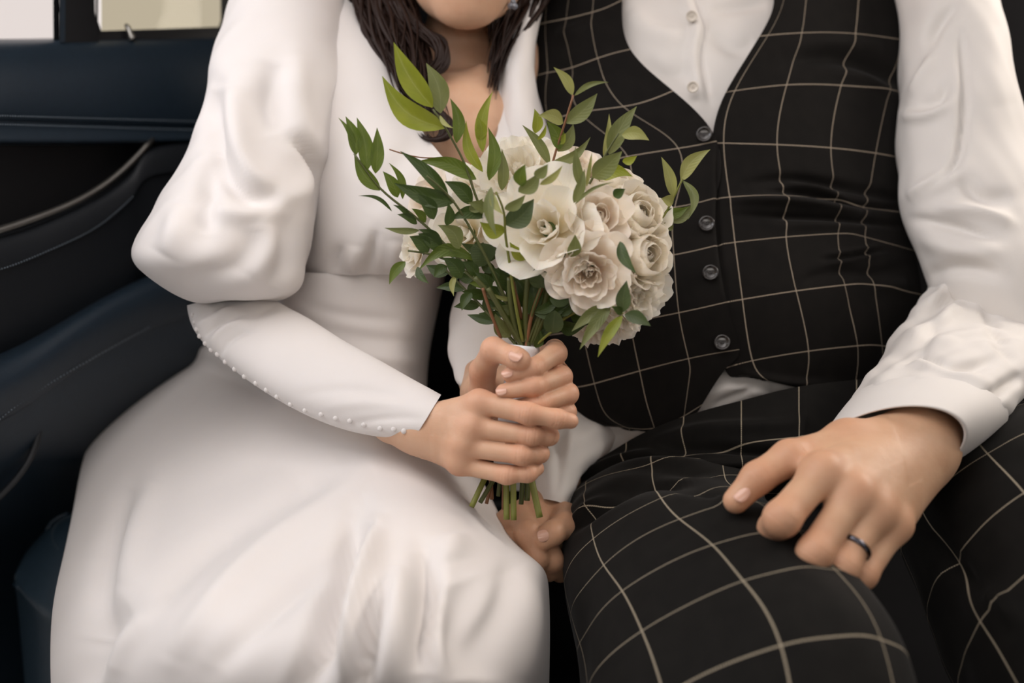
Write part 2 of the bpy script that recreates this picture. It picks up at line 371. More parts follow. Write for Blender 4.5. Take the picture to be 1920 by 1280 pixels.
M_leaf = {'d': leafm('dark_leaf', (.026, .050, .008), (.052, .085, .014), (.09, .13, .035)),
          'm': leafm('green_leaf', (.070, .112, .010), (.115, .160, .018), (.18, .22, .06)),
          'y': leafm('yellow_green_leaf', (.165, .210, .015), (.260, .285, .028), (.34, .36, .09)),
          'e': leafm('grey_green_leaf', (.110, .135, .042), (.175, .195, .062), (.24, .26, .11)),
          'p': leafm('pale_leaf', (.23, .245, .07), (.33, .33, .11), (.40, .40, .18)),
          'r': leafm('round_leaf', (.044, .068, .024), (.075, .105, .036), (.12, .15, .06))}
M_stem = plain('green_stem', (.17, .18, .03), .5); M_stemb = plain('brown_stem', (.20, .085, .035), .5); M_stemd = plain('dark_stem', (.075, .085, .02), .5)
M_core = plain('flower_calyx', (.10, .16, .05), .6)
def glass(name, col):
    m, nt, b = nmat(name); nt.nodes.remove(b); out = nt.nodes['Material Output']; tr = N(nt, 'ShaderNodeBsdfTransparent'); tr.inputs[0].default_value = (*col, 1)
    gl = N(nt, 'ShaderNodeBsdfGlossy'); gl.inputs['Roughness'].default_value = .03; mx = N(nt, 'ShaderNodeMixShader'); mx.inputs[0].default_value = .008
    nt.links.new(tr.outputs[0], mx.inputs[1]); nt.links.new(gl.outputs[0], mx.inputs[2]); nt.links.new(mx.outputs[0], out.inputs[0]); return m
M_glass = glass('clear_glass', (.93, .92, .92)); M_glass2 = glass('smoked_glass', (.74, .72, .63))
# ---------------------------------------------------------------- the car: door, windows, seat
XS = np.array([-420, -200, 0, 140, 280, 420, 560], float)
def ddoor(px): return 1.20+.27*np.asarray(px, float)/420
def doornet(rows, M=40, Nn=60, xs=XS):
    c = np.zeros((len(rows), len(xs), 3))
    for i, (ys, off) in enumerate(rows):
        ys = np.asarray(ys, float); c[i] = U(xs, ys, ddoor(xs)+np.asarray(off, float))
    return net(c, M, Nn).reshape(-1, 3), gfaces(M, Nn)
V, F = doornet([((70, 71, 73, 71, 68, 64, 60), .12), ((74, 75, 76, 74, 71, 67, 64), .04), ((92, 93, 94, 92, 89, 86, 84), .005), ((160,)*7, -.008),
                ((218, 218, 220, 224, 228, 232, 236), -.002), ((226, 226, 228, 232, 236, 240, 244), .004), ((258, 258, 260, 261, 260, 258, 256), -.004), ((268, 268, 269, 269, 268, 266, 264), .012), ((275,)*7, .06)], 60)
door = mobj('door_1', V, F, M_leather); tag(door, 'navy leather rear car door beside the seated woman', None, None, 'structure')
V, F = doornet([((255,)*7, .035), ((350,)*7, .045), ((480,)*7, .045), ((640,)*7, .04)], 12, 30)
mobj('recess_panel', V, F, M_black, door)
xs2 = np.array([-420, -200, 0, 100, 190, 250, 290, 420, 560], float)
strip = [(-420, 520), (-200, 478), (0, 431), (60, 411), (150, 374), (210, 336), (250, 300), (286, 261)]
sy = np.array([528, 486, 441, 406, 362, 312, 272, 262, 262.])
V, F = doornet([(sy-2, .04), (sy+4, .004), (sy+22, -.012), (sy+np.array([70, 68, 64, 60, 58, 56, 56, 56, 56]), -.016), (sy+np.array([78, 76, 72, 68, 66, 64, 64, 64, 64]), -.011), (sy+160, -.004), (sy+230, .01), (sy+270, .05)], 50, 60, xs2)
mobj('door_pad', V, F, M_leather2, door)
p = splc(np.array(strip, float), 40); V, F = tube(U(p[:, 0], p[:, 1], ddoor(p[:, 0])-.002), np.linspace(.0052, .0036, 40), 8)
mobj('trim_strip', V, F, M_chrome, door, label='curved satin metal trim strip')
V, F = doornet([((760, 720, 655, 585, 515, 478, 462), .05), ((772, 735, 672, 592, 520, 484, 468), -.02), ((800, 765, 705, 612, 538, 498, 482), -.045), ((838, 800, 745, 650, 575, 535, 515), -.05),
                ((880, 842, 788, 694, 616, 575, 552), -.036), ((888, 850, 796, 702, 624, 582, 560), -.030), ((960, 925, 870, 780, 700, 650, 620), .0), ((1060, 1030, 985, 900, 820, 770, 740), .10), ((1250, 1230, 1200, 1150, 1100, 1050, 1000), .26), ((1600, 1580, 1550, 1500, 1450, 1400, 1350), .30)], 70)
mobj('armrest', V, F, M_leather, door)
p = splc(np.array([(-60, 985), (0, 930), (50, 870), (70, 820), (76, 785)], float), 24); V, F = tube(U(p[:, 0], p[:, 1], ddoor(p[:, 0])-.004), .004, 8); mobj('pocket_edge', V, F, M_leather2, door)
mb = MB()                                           # saddle stitching, hair-fine: one part for each seam
def stitches(poly, off, name, parent, dfun=ddoor, n=60, r=.0009):
    p = splc(np.array(poly, float), n*2); P = U(p[:, 0], p[:, 1], dfun(p[:, 0])+off); mb = MB()
    for i in range(0, n*2-1, 2): V, F = tube(np.array([P[i], P[i]*.4+P[i+1]*.6]), r, 5); mb.add(V, F)
    o = mb.build(name, M_thread, parent); o['kind'] = 'stuff'
stitches([(-100, 215), (0, 217), (140, 221), (280, 225), (420, 229)], -.009, 'seam_stitching', door, n=110)
stitches([(-100, 231), (0, 233), (140, 237), (280, 241), (420, 245)], -.003, 'seam_stitching', door, n=110)
stitches([(-60, 846), (0, 786), (140, 691), (280, 613)], -.040, 'seam_stitching', door, n=60)
stitches([(-40, 515), (0, 505), (100, 466), (190, 420), (250, 368)], -.0165, 'seam_stitching', door, n=60)
# windows
def slab(poly, d0, t, dfun=None):                   # a prism whose front outline is given
    p = np.array(poly, float); f = (lambda x: d0+0*x) if dfun is None else dfun
    A = U(p[:, 0], p[:, 1], f(p[:, 0])); B = U(p[:, 0], p[:, 1], f(p[:, 0])+t); n = len(p)
    return np.concatenate([A, B]), [list(range(n)), list(range(2*n-1, n-1, -1))]+[[i, (i+1) % n, n+(i+1) % n, n+i] for i in range(n)]
dw = lambda x: ddoor(x)+.05
V, F = slab([(-500, -420), (99, -420), (99, 85), (-500, 85)], 0, .005, dw); o = mobj('window_1', V, F, M_glass, smooth=False); tag(o, None, None, None, 'structure')
V, F = slab([(190, -420), (418, -420), (418, 75), (190, 75)], 0, .005, dw); o = mobj('window_2', V, F, M_glass2, smooth=False); tag(o, None, None, None, 'structure')
mb = MB()
xs = splc(np.array([(98, -420), (100, -100), (101, 20), (103, 80)], float), 20)
V, F = slab([(97, -420), (112, -420), (112, 82), (100, 82)], 0, .03, lambda x: ddoor(x)+.035); mb.add(V, F)
V, F = slab([(126, -420), (172, -420), (178, 20), (186, 84), (118, 84), (112, 20)], 0, .05, lambda x: ddoor(x)+.015); mb.add(V, F)
V, F = slab([(176, -420), (187, -420), (184, 40), (190, 58), (420, 52), (600, 44), (600, 74), (180, 76)], 0, .03, lambda x: ddoor(x)+.03); mb.add(V, F)
V, F = slab([(412, -420), (600, -420), (600, 60), (400, 62), (410, 52), (414, 38)], 0, .04, lambda x: ddoor(x)+.025); mb.add(V, F)
o = mb.build('window_frame', M_black, door, smooth=False)
V, F = slab([(114, -420), (126, -420), (122, 80), (112, 80)], 0, .02, lambda x: ddoor(x)+.012); mobj('pillar_cover', V, F, M_leather, door, smooth=False)
P = U(np.array([236, 240, 243, 246, 250]), np.array([46, 52, 60, 68, 74]), np.array([ddoor(243)+.015]*5)); V, F = tube(P, [.0022, .0034, .003, .004, .005], 10); mobj('lock_pin', V, F, M_chrome, door, label='small pale lock pin on the sill')
# rear bench
seat = empty('car_seat', (0, .15, -.30), 'dark leather rear bench seat the couple sit on', 'car seat')
def rbox(x0, x1, prof, name, mat, bulge=.02, M=30):  # an upholstered block: profile in y-z swept along x with rounded ends
    prof = splc(np.array(prof, float), 60); xs = np.linspace(x0, x1, M); V = []
    c = prof.mean(0)
    for x in xs:
        e = min(x-x0, x1-x)/.06; s = 1-.5*max(0, 1-e)**2.5 if e < 1 else 1
        q = c+(prof-c)*s; V.append(np.stack([np.full(60, x), q[:, 0], q[:, 1]], 1))
    V = np.concatenate(V); F = gfaces(M, 60, True).tolist(); F += [list(range(60)), [(M-1)*60+i for i in range(60)]]
    return mobj(name, V, F, mat, seat)
rbox(-.40, .95, [(.36, -.30), (-.06, -.30), (-.13, -.26), (-.14, -.18), (-.09, -.125), (.02, -.11), (.2, -.12), (.40, -.13), (.42, -.22), (.37, -.299)], 'cushion', M_shade)
rbox(-.38, .95, [(.46, -.15), (.40, -.10), (.42, .1), (.50, .35), (.60, .62), (.66, .72), (.74, .72), (.76, .6), (.62, .1), (.52, -.14)], 'backrest', M_shade)
rb = np.array([[(96, 985, 1.40), (128, 962, 1.40), (175, 950, 1.40), (240, 935, 1.40), (330, 930, 1.40)], [(52, 1030, 1.36), (92, 1004, 1.36), (150, 1005, 1.36), (230, 1030, 1.35), (330, 1070, 1.33)],
               [(30, 1072, 1.33), (60, 1088, 1.32), (110, 1110, 1.31), (200, 1150, 1.30), (330, 1200, 1.28)], [(27, 1096, 1.33), (55, 1128, 1.31), (106, 1168, 1.30), (195, 1212, 1.29), (330, 1260, 1.27)],
               [(34, 1150, 1.34), (66, 1190, 1.32), (114, 1230, 1.31), (200, 1270, 1.30), (330, 1320, 1.28)], [(50, 1330, 1.36), (80, 1360, 1.34), (130, 1400, 1.33), (200, 1440, 1.32), (330, 1480, 1.3)]], float)
G = net(U(rb[..., 0], rb[..., 1], rb[..., 2]), 40, 40); mobj('side_bolster', G.reshape(-1, 3), gfaces(40, 40), M_leather3, seat, solid=.03)
def piping(poly, d, name, r=.0022):
    p = splc(np.array(poly, float), 40); V, F = tube(U(p[:, 0], p[:, 1], np.linspace(d[0], d[1], 40)), r, 6); mobj(name, V, F, M_leather3, seat)
piping([(27, 1094), (55, 1126), (106, 1166), (195, 1210), (330, 1258)], (1.327, 1.268), 'piping')
piping([(128, 962), (92, 985), (86, 1010), (100, 1038), (140, 1062), (230, 1090)], (1.395, 1.325), 'piping')
stitches([(34, 1100), (60, 1131), (110, 1171), (200, 1216)], 1.303, 'seam_stitching', seat, lambda x: 0*x, 40, .0008)
stitches([(145, 965), (104, 985), (98, 1008), (112, 1032), (150, 1052), (230, 1076)], 1.345, 'seam_stitching', seat, lambda x: 0*x, 40, .0008)
V = np.array([[-1.2, -1.2, -.55], [1.4, -1.2, -.55], [1.4, .8, -.55], [-1.2, .8, -.55]]); V = np.concatenate([V, V-[0, 0, .04]])
o = mobj('floor', V, [[0, 1, 2, 3], [7, 6, 5, 4], [0, 4, 5, 1], [1, 5, 6, 2], [2, 6, 7, 3], [3, 7, 4, 0]], M_carpet, smooth=False); tag(o, None, None, None, 'structure')

def block(name, lo, hi, mat, parent=None):
    x0, y0, z0 = lo; x1, y1, z1 = hi
    V = np.array([[x0, y0, z0], [x1, y0, z0], [x1, y1, z0], [x0, y1, z0], [x0, y0, z1], [x1, y0, z1], [x1, y1, z1], [x0, y1, z1]], float)
    return V, [[3, 2, 1, 0], [4, 5, 6, 7], [0, 1, 5, 4], [1, 2, 6, 5], [2, 3, 7, 6], [3, 0, 4, 7]]
mb = MB()                                           # unseen headliner round the glass roof, added to block ambient sky light
for lo, hi in (((-1.10, -1.8, 1.02), (-.95, .95, 1.06)), ((.58, -1.8, 1.02), (1.10, .95, 1.06)), ((-.95, .12, 1.02), (.58, .95, 1.06)), ((-.95, -1.8, 1.02), (.58, -1.0, 1.06))): mb.add(*block('', lo, hi, None))
o = mb.build('ceiling', M_lining, smooth=False); tag(o, None, None, None, 'structure')
V, F = block('', (-.30, .92, -.55), (1.4, .97, 1.06), None); o = mobj('shade_wall_back', V, F, M_shade, smooth=False); tag(o, None, None, None, 'structure')  # unseen rear of the cabin, added with the roof against ambient light
V, F = block('', (1.06, -1.3, -.55), (1.11, .95, .52), None); o = mobj('shade_wall_right', V, F, M_leather2, smooth=False); tag(o, None, None, None, 'structure')  # stands for the unseen right door, added to keep low sky light out
V, F = block('', (-1.0, -1.80, -.55), (1.11, -1.75, .66), None); o = mobj('shade_wall_front', V, F, M_leather2, smooth=False); tag(o, None, None, None, 'structure')  # unseen dashboard block, added and raised to cut frontal fill light
V, F = block('', (-1.0, -1.75, -.55), (-.95, -.45, .62), None); o = mobj('shade_wall_left', V, F, M_leather2, smooth=False); tag(o, None, None, None, 'structure')  # unseen front door block, added to stop light from the front left
# ---------------------------------------------------------------- the woman
woman = empty('person', U(600, 900, 1.2)*[1, 1, 0]+np.array([0, 0, -.1]), 'seated woman in ivory puff-sleeved dress holding the white bouquet', 'person')
bodyw = MB()
pr = []
# head: skull, face, jaw, chin, nose, lips, ears
hd = lambda x, y, d: U(875+x, 42+y, d)
pr += [ell(hd(8, -215, 1.30), (.074, .092, .088)), ell(hd(2, -125, 1.235), (.060, .062, .075)), cone(hd(-78, -95, 1.25), hd(-22, -30, 1.19), .022, .017), cone(hd(82, -95, 1.25), hd(20, -30, 1.19), .022, .017), ell(hd(0, -70, 1.22), (.05, .04, .04)),
       ell(hd(-1, -28, 1.184), (.027, .020, .016)), ell(hd(0, -62, 1.185), (.034, .022, .020)), cone(hd(2, -175, 1.18), hd(0, -122, 1.152), .007, .0095), ell(hd(-14, -118, 1.162), (.007, .008, .006)), ell(hd(15, -118, 1.162), (.007, .008, .006)),
       ell(hd(0, -78, 1.166), (.021, .007, .0045)), ell(hd(0, -66, 1.168), (.018, .007, .005)), ell(hd(-72, -150, 1.235), (.030, .026, .020)), ell(hd(76, -150, 1.235), (.030, .026, .020)),
       ell(hd(-132, -160, 1.32), (.010, .016, .030)), ell(hd(148, -160, 1.32), (.010, .016, .030)), cone(hd(-60, -205, 1.20), hd(62, -205, 1.20), .012, .012)]
# neck and chest
pr += [cone(hd(-6, -70, 1.32), U(865, 170, 1.295), .040, .040), cone(U(835, 165, 1.235), U(862, 250, 1.205), .012, .010), cone(U(905, 140, 1.24), U(872, 250, 1.205), .012, .010),
       ell(U(845, 330, 1.265), (.10, .075, .11)), cone(U(650, 130, 1.32), U(965, 150, 1.31), .055, .038), cone(U(705, 205, 1.235), U(855, 225, 1.215), .011, .010), cone(U(1000, 215, 1.25), U(875, 225, 1.215), .011, .010),
       ell(U(770, 420, 1.24), (.055, .045, .055)), ell(U(900, 430, 1.25), (.05, .045, .055)), cone(U(740, 450, 1.34), U(660, 720, 1.35), .065, .065), cone(U(560, 850, 1.38), U(720, 860, 1.37), .085, .085)]
# arms under the sleeves, legs under the skirt
pr += [cone(U(600, 120, 1.32), U(450, 540, 1.19), .038, .030), cone(U(425, 585, 1.165), U(775, 792, 1.045), .024, .020), cone(U(985, 110, 1.30), U(950, 540, 1.25), .022, .026), cone(U(915, 600, 1.22), U(905, 725, 1.14), .024, .021),
       cone(U(500, 850, 1.31), U(380, 1330, .97), .062, .046), cone(U(720, 870, 1.29), U(800, 1290, .99), .062, .046), cone(U(380, 1330, .97), U(330, 2400, .80), .046, .032), cone(U(800, 1290, .99), U(850, 2400, .80), .046, .032)]
V, F = body_mesh(pr, .022, .0055, [ell(hd(-42, -158, 1.188), (.016, .010, .008)), ell(hd(46, -158, 1.188), (.016, .010, .008))])
x, y, d = proj(V); lip = np.exp(-((x-875)/44)**4-((y+30)/13)**2)*(d < 1.2)
bodyw.add(V, F, tint=np.clip(lip*1.6, 0, 1)+.25*np.exp(-((x-870)/70)**2-((y-10)/60)**2))
# right hand: back of the hand towards us, fingers closed over the stems
W0 = U(792, 800, 1.030)
idx = [(899, 753, 1.000, 10.2), (990, 775, .980, 8.9), (1045, 785, .983, 7.8), (1070, 789, .990, 6.9)]
mid = [(884, 801, .998, 9.8), (996, 816, .986, 8.2), (1030, 817, .998, 7.6), (1030, 815, 1.022, 7.4)]
rin = [(868, 836, 1.000, 9.4), (978, 853, .987, 8.1), (1012, 850, .999, 7.5), (1012, 846, 1.022, 7.2)]
pin = [(862, 870, 1.006, 8.8), (950, 890, .992, 7.6), (990, 887, .994, 7.1), (1006, 878, 1.004, 6.8)]
tha = [(850, 775, 1.035, 12), (905, 760, 1.055, 11), (950, 770, 1.060, 9.5), (985, 790, 1.055, 8)]
palm = [cone(W0, U(899, 762, 1.006), .0175, .0115), cone(W0, U(884, 803, 1.004), .0185, .0115), cone(U(788, 805, 1.032), U(868, 836, 1.006), .0185, .0115), cone(U(782, 808, 1.035), U(862, 864, 1.012), .0175, .0105), cone(U(740, 785, 1.045), W0, .0235, .0185),
        cone(U(850, 800, 1.020), U(862, 845, 1.022), .012, .012), ell(U(898, 754, .996), (.0095, .008, .0085)), ell(U(882, 801, .993), (.009, .008, .0085)), ell(U(866, 834, .995), (.009, .008, .008)), ell(U(860, 868, 1.001), (.0085, .008, .008)),
        cone(U(820, 790, 1.013), U(880, 801, .998), .004, .005), cone(U(820, 775, 1.013), U(897, 757, 1.0), .004, .005)]
V, F, t = hand_mesh([idx, mid, rin, pin, tha], palm, .0010, kf=.006); bodyw.add(V, F, tint=t)
# left hand: wraps the stems from behind, thumb over the front
idx2 = [(1040, 655, 1.060, 10), (1042, 662, 1.022, 9.4), (1000, 690, .992, 8.2), (956, 702, .990, 7.0)]
mid2 = [(1050, 700, 1.062, 10), (1052, 706, 1.022, 9.4), (1002, 724, .990, 8.2), (944, 734, .991, 7.0)]
rin2 = [(1062, 738, 1.062, 9.8), (1064, 738, 1.022, 9.2), (1010, 756, .995, 8.0), (962, 764, .998, 6.8)]
pin2 = [(1060, 772, 1.060, 9), (1062, 772, 1.024, 8.2), (1020, 788, 1.003, 7.2), (985, 794, 1.005, 6.2)]
th2 = [(905, 745, 1.055, 13), (905, 695, 1.032, 11.2), (925, 655, .998, 10.2), (968, 671, .984, 8.8), (978, 675, .984, 8.0)]
W1 = U(912, 738, 1.105)
palm2 = [cone(W1, U(1030, 668, 1.072), .018, .0115), cone(W1, U(1046, 705, 1.073), .018, .011), cone(W1, U(1055, 738, 1.073), .018, .011), cone(W1, U(1050, 768, 1.072), .017, .0105), cone(U(905, 715, 1.14), W1, .024, .019), cone(W1, U(905, 735, 1.06), .017, .013)]
V, F, t = hand_mesh([idx2, mid2, rin2, pin2, th2], palm2, .0011, kf=.006); bodyw.add(V, F, tint=t)
bodyw.build('body', M_skinw, woman)
def nail(c, axis, up, L, Wd, mat, parent, thick=.0011):
    c = np.array(c, float); a = np.array(axis, float); a /= np.linalg.norm(a); up = np.array(up, float); up -= a*(up@a); up /= np.linalg.norm(up); s = np.cross(a, up)
    m, n = 12, 12; u, v = np.meshgrid(np.linspace(-1, 1, m), np.linspace(-1, 1, n), indexing='ij')
    r = u*np.sqrt(1-v*v*.45); q = v*np.sqrt(1-u*u*.45)
    V = c+(r*L)[..., None]*a+(q*Wd)[..., None]*s+(.0026*(1-(q*1.0)**2)-.0005*r**2-.0010)[..., None]*up
    return mobj('fingernail', V.reshape(-1, 3), gfaces(m, n), mat, parent, solid=thick)
tc = CAM-U(960, 690, 1.0); tc /= np.linalg.norm(tc)
nail(U(967, 666, .9755), U(985, 676, .984)-U(945, 660, .99), tc+.55*UP, .0062, .0060, M_nail, woman)
nail(U(951, 699, .9845), U(950, 703, .99)-U(1000, 690, .992), tc+.7*UP-.3*RT, .0052, .0048, M_nail, woman)
nail(U(940, 732, .985), U(940, 735, .99)-U(1000, 724, .99), tc+.7*UP-.3*RT, .0050, .0048, M_nail, woman)
nail(U(1071, 787, .9865), U(1075, 790, .99)-U(1045, 786, .984), tc+.2*UP+.5*RT, .0045, .0046, M_nail, woman)

# ---- dress
dress = MB()
# skirt over both thighs
SK = [[(392, 600, .13), (480, 612, .18), (600, 655, .185), (720, 700, .18), (806, 742, .13)],
      [(310, 672, .07), (430, 690, .14), (580, 725, .165), (730, 765, .165), (850, 800, .10)],
      [(232, 735, .05), (380, 765, .12), (560, 795, .15), (750, 822, .155), (886, 872, .09)],
      [(176, 830, .04), (350, 850, .11), (560, 870, .14), (775, 885, .15), (918, 932, .085)],
      [(150, 935, .03), (325, 950, .105), (560, 965, .135), (800, 968, .15), (958, 1008, .08)],
      [(128, 1040, .03), (305, 1055, .105), (560, 1068, .135), (820, 1058, .15), (1005, 1058, .08)],
      [(108, 1140, .02), (290, 1165, .10), (560, 1180, .13), (845, 1165, .14), (1022, 1118, .06)],
      [(104, 1260, -.01), (285, 1290, .06), (560, 1310, .09), (860, 1290, .10), (1024, 1230, .02)],
      [(110, 1390, -.09), (285, 1420, -.02), (560, 1440, .0), (870, 1420, .01), (1024, 1350, -.06)],
      [(120, 1560, -.25), (290, 1600, -.2), (560, 1620, -.2), (870, 1600, -.2), (1020, 1520, -.24)]]
C = []
for r in SK:
    q = [U(x, y, dz(y, z)) for x, y, z in r]; e = 18
    l = U(r[0][0]+e, r[0][1]+10, dz(r[0][1], r[0][2])+.07); rr = U(r[-1][0]-e, r[-1][1]+10, dz(r[-1][1], r[-1][2])+.08)
    C.append([l]+q+[rr])
G = net(np.array(C), 190, 150); V = G.reshape(-1, 3); F = gfaces(190, 150)
V = sculpt(V, F, [([(640, 860), (520, 950), (400, 1020), (300, 1120), (210, 1260)], 26, -5), ([(700, 880), (560, 985), (430, 1090), (320, 1240)], 22, 5), ([(690, 960), (600, 1060), (500, 1150), (400, 1260)], 24, -5),
    ([(665, 960), (640, 1050), (612, 1140), (585, 1230), (550, 1320)], 28, -16, .5), ([(705, 985), (685, 1090), (668, 1180), (650, 1290)], 20, 13), ([(702, 1120), (690, 1200), (672, 1310)], 16, -16, .5), ([(750, 1060), (740, 1180), (720, 1290)], 26, 9),
    ([(800, 1025), (812, 1080), (808, 1140), (800, 1270)], 24, -13, -.5), ([(860, 1080), (880, 1160), (890, 1280)], 40, -12), ([(840, 1000), (850, 1050)], 30, 4), ([(955, 1040), (948, 1120), (930, 1200), (915, 1290)], 20, -5), ([(960, 1060), (985, 1120), (990, 1280)], 30, 6),
    ([(250, 905), (215, 990), (190, 1090), (165, 1200)], 20, -7), ([(290, 900), (250, 1010), (230, 1100)], 24, 4), ([(245, 1135), (200, 1165), (172, 1220), (160, 1300)], 30, -8), ([(310, 1110), (240, 1190), (195, 1290)], 20, 5),
    ([(300, 700), (360, 680), (430, 700), (520, 745)], 16, -4), ([(300, 660), (370, 655), (430, 680)], 12, 3), ([(850, 880), (890, 920), (930, 990)], 14, -4), ([(560, 900), (500, 960), (430, 1000)], 40, 3)], gain=1.9)
dress.add(V, F)
# bodice, image-left half with the neckline edge, then the right half
BL = [[(470, -60, 1.36), (530, -50, 1.29), (590, -48, 1.255), (640, -25, 1.26)], [(500, 60, 1.34), (575, 60, 1.23), (645, 55, 1.205), (692, 58, 1.215)], [(505, 170, 1.33), (590, 165, 1.20), (680, 158, 1.172), (742, 155, 1.185)],
      [(510, 280, 1.32), (600, 275, 1.18), (705, 265, 1.142), (800, 256, 1.16)], [(510, 380, 1.31), (610, 378, 1.17), (735, 372, 1.127), (868, 345, 1.14)], [(510, 445, 1.31), (610, 450, 1.172), (735, 452, 1.132), (885, 420, 1.14)], [(510, 508, 1.31), (610, 514, 1.19), (735, 514, 1.165), (880, 510, 1.165)]]
BR = [[(1000, 30, 1.36), (985, 25, 1.31), (960, 30, 1.285), (940, 45, 1.29)], [(1010, 160, 1.33), (990, 160, 1.26), (955, 158, 1.23), (926, 165, 1.23)], [(1030, 260, 1.31), (995, 260, 1.22), (960, 258, 1.19), (930, 255, 1.19)],
      [(1050, 380, 1.30), (1000, 380, 1.19), (950, 375, 1.155), (872, 345, 1.141)], [(1050, 450, 1.30), (990, 452, 1.19), (940, 450, 1.155), (880, 425, 1.141)], [(1030, 508, 1.31), (970, 514, 1.21), (920, 514, 1.18), (872, 510, 1.167)]]
for B in (BL, BR):
    B = np.array(B, float); G = net(U(B[..., 0], B[..., 1], B[..., 2]), 90, 60); V = G.reshape(-1, 3); F = gfaces(90, 60)
    V = sculpt(V, F, [([(690, 512), (698, 470), (705, 430)], 9, -4), ([(628, 512), (630, 480), (640, 460)], 9, -3), ([(662, 512), (668, 460)], 14, 4), ([(740, 512), (742, 450)], 16, 4), ([(790, 260), (730, 330), (690, 400)], 22, -3), ([(580, 120), (600, 250)], 20, -3)], gain=1.6)
    dress.add(V, F)
WB = [[(480, 490, 1.40), (530, 505, 1.26), (600, 512, 1.192), (720, 512, 1.17), (800, 508, 1.20), (838, 506, 1.28), (830, 506, 1.36)], [(480, 530, 1.40), (524, 530, 1.26), (600, 535, 1.19), (720, 535, 1.175), (795, 532, 1.21), (830, 530, 1.28), (824, 530, 1.36)],
      [(480, 600, 1.40), (520, 600, 1.26), (600, 602, 1.192), (720, 606, 1.18), (785, 604, 1.212), (816, 600, 1.28), (810, 600, 1.36)], [(480, 680, 1.40), (520, 680, 1.26), (600, 684, 1.19), (715, 688, 1.178), (774, 686, 1.205), (802, 682, 1.27), (796, 680, 1.36)],
      [(480, 800, 1.40), (520, 790, 1.24), (600, 790, 1.17), (715, 790, 1.16), (770, 790, 1.19), (798, 790, 1.25), (792, 790, 1.34)]]
B = np.array(WB, float); G = net(U(B[..., 0], B[..., 1], B[..., 2]), 60, 70); V = G.reshape(-1, 3); F = gfaces(60, 70)
V = sculpt(V, F, [([(540, 560), (640, 590), (760, 600)], 12, -3), ([(560, 600), (660, 630), (800, 640)], 14, -3), ([(600, 650), (700, 670), (800, 680)], 12, 3)]); dress.add(V, F)
# right sleeve: full puff gathered above the elbow, then a fitted forearm
V, F, th, L = sleeve([(500, -95, 640, -95, 1.29, .05), (448, -30, 645, -40, 1.26, .068), (418, 50, 650, 45, 1.235, .078), (396, 130, 648, 130, 1.215, .082), (380, 220, 636, 222, 1.20, .084), (340, 318, 608, 325, 1.175, .088),
    (292, 398, 585, 418, 1.155, .092), (258, 458, 575, 490, 1.14, .09), (272, 508, 560, 540, 1.135, .078), (345, 556, 522, 562, 1.14, .050), (385, 566, 490, 560, 1.15, .030)], 150, 120)
V = lump(V, F, .0009, 30, 3)
V = sculpt(V, F, [([(405, 160), (402, 240), (425, 320), (470, 368), (530, 380)], 20, -9), ([(440, 150), (445, 250), (470, 330), (520, 352)], 26, 8), ([(515, 110), (505, 190), (520, 250)], 30, -8), ([(560, 100), (560, 220), (590, 290)], 26, 6), ([(545, 262), (578, 285), (594, 330), (590, 365)], 13, -10, .4),
    ([(590, 310), (570, 350), (535, 375), (490, 388)], 20, 5), ([(540, 392), (480, 402), (420, 396), (370, 376)], 18, 4), ([(385, 280), (390, 360), (385, 440)], 18, -6), ([(340, 380), (330, 440), (310, 480)], 26, 6), ([(478, 425), (468, 470), (420, 510), (340, 522)], 24, -5), ([(480, 410), (500, 450), (470, 520)], 22, 5), ([(530, 400), (540, 460), (510, 540)], 20, -5)], gain=1.9)
dress.add(V, F)
RF = [(352, 572, 480, 536, 1.165, .030), (360, 606, 528, 570, 1.15, .034), (392, 652, 580, 598, 1.13, .036), (468, 714, 640, 636, 1.10, .035), (560, 770, 702, 670, 1.07, .033), (650, 806, 762, 704, 1.05, .029), (724, 820, 802, 726, 1.035, .026), (774, 826, 827, 740, 1.026, .024, 0)]
Vs, F, th, L = sleeve(RF, 130, 80)
V = sculpt(Vs, F, [([(368, 615), (395, 592), (440, 578)], 7, 5), ([(380, 635), (405, 608), (450, 590)], 6, -6), ([(394, 650), (415, 622), (465, 602)], 7, 5), ([(410, 668), (428, 640), (470, 618)], 6, -4), ([(380, 600), (420, 575)], 6, -4), ([(520, 568), (500, 580), (440, 590)], 10, -3), ([(560, 740), (640, 730), (760, 745)], 10, -1.5), ([(600, 765), (700, 755), (790, 765)], 10, 1.5), ([(640, 800), (720, 785), (800, 785)], 8, -1.5)])
dress.add(V, F); foreV = V.reshape(130, 80, 3)
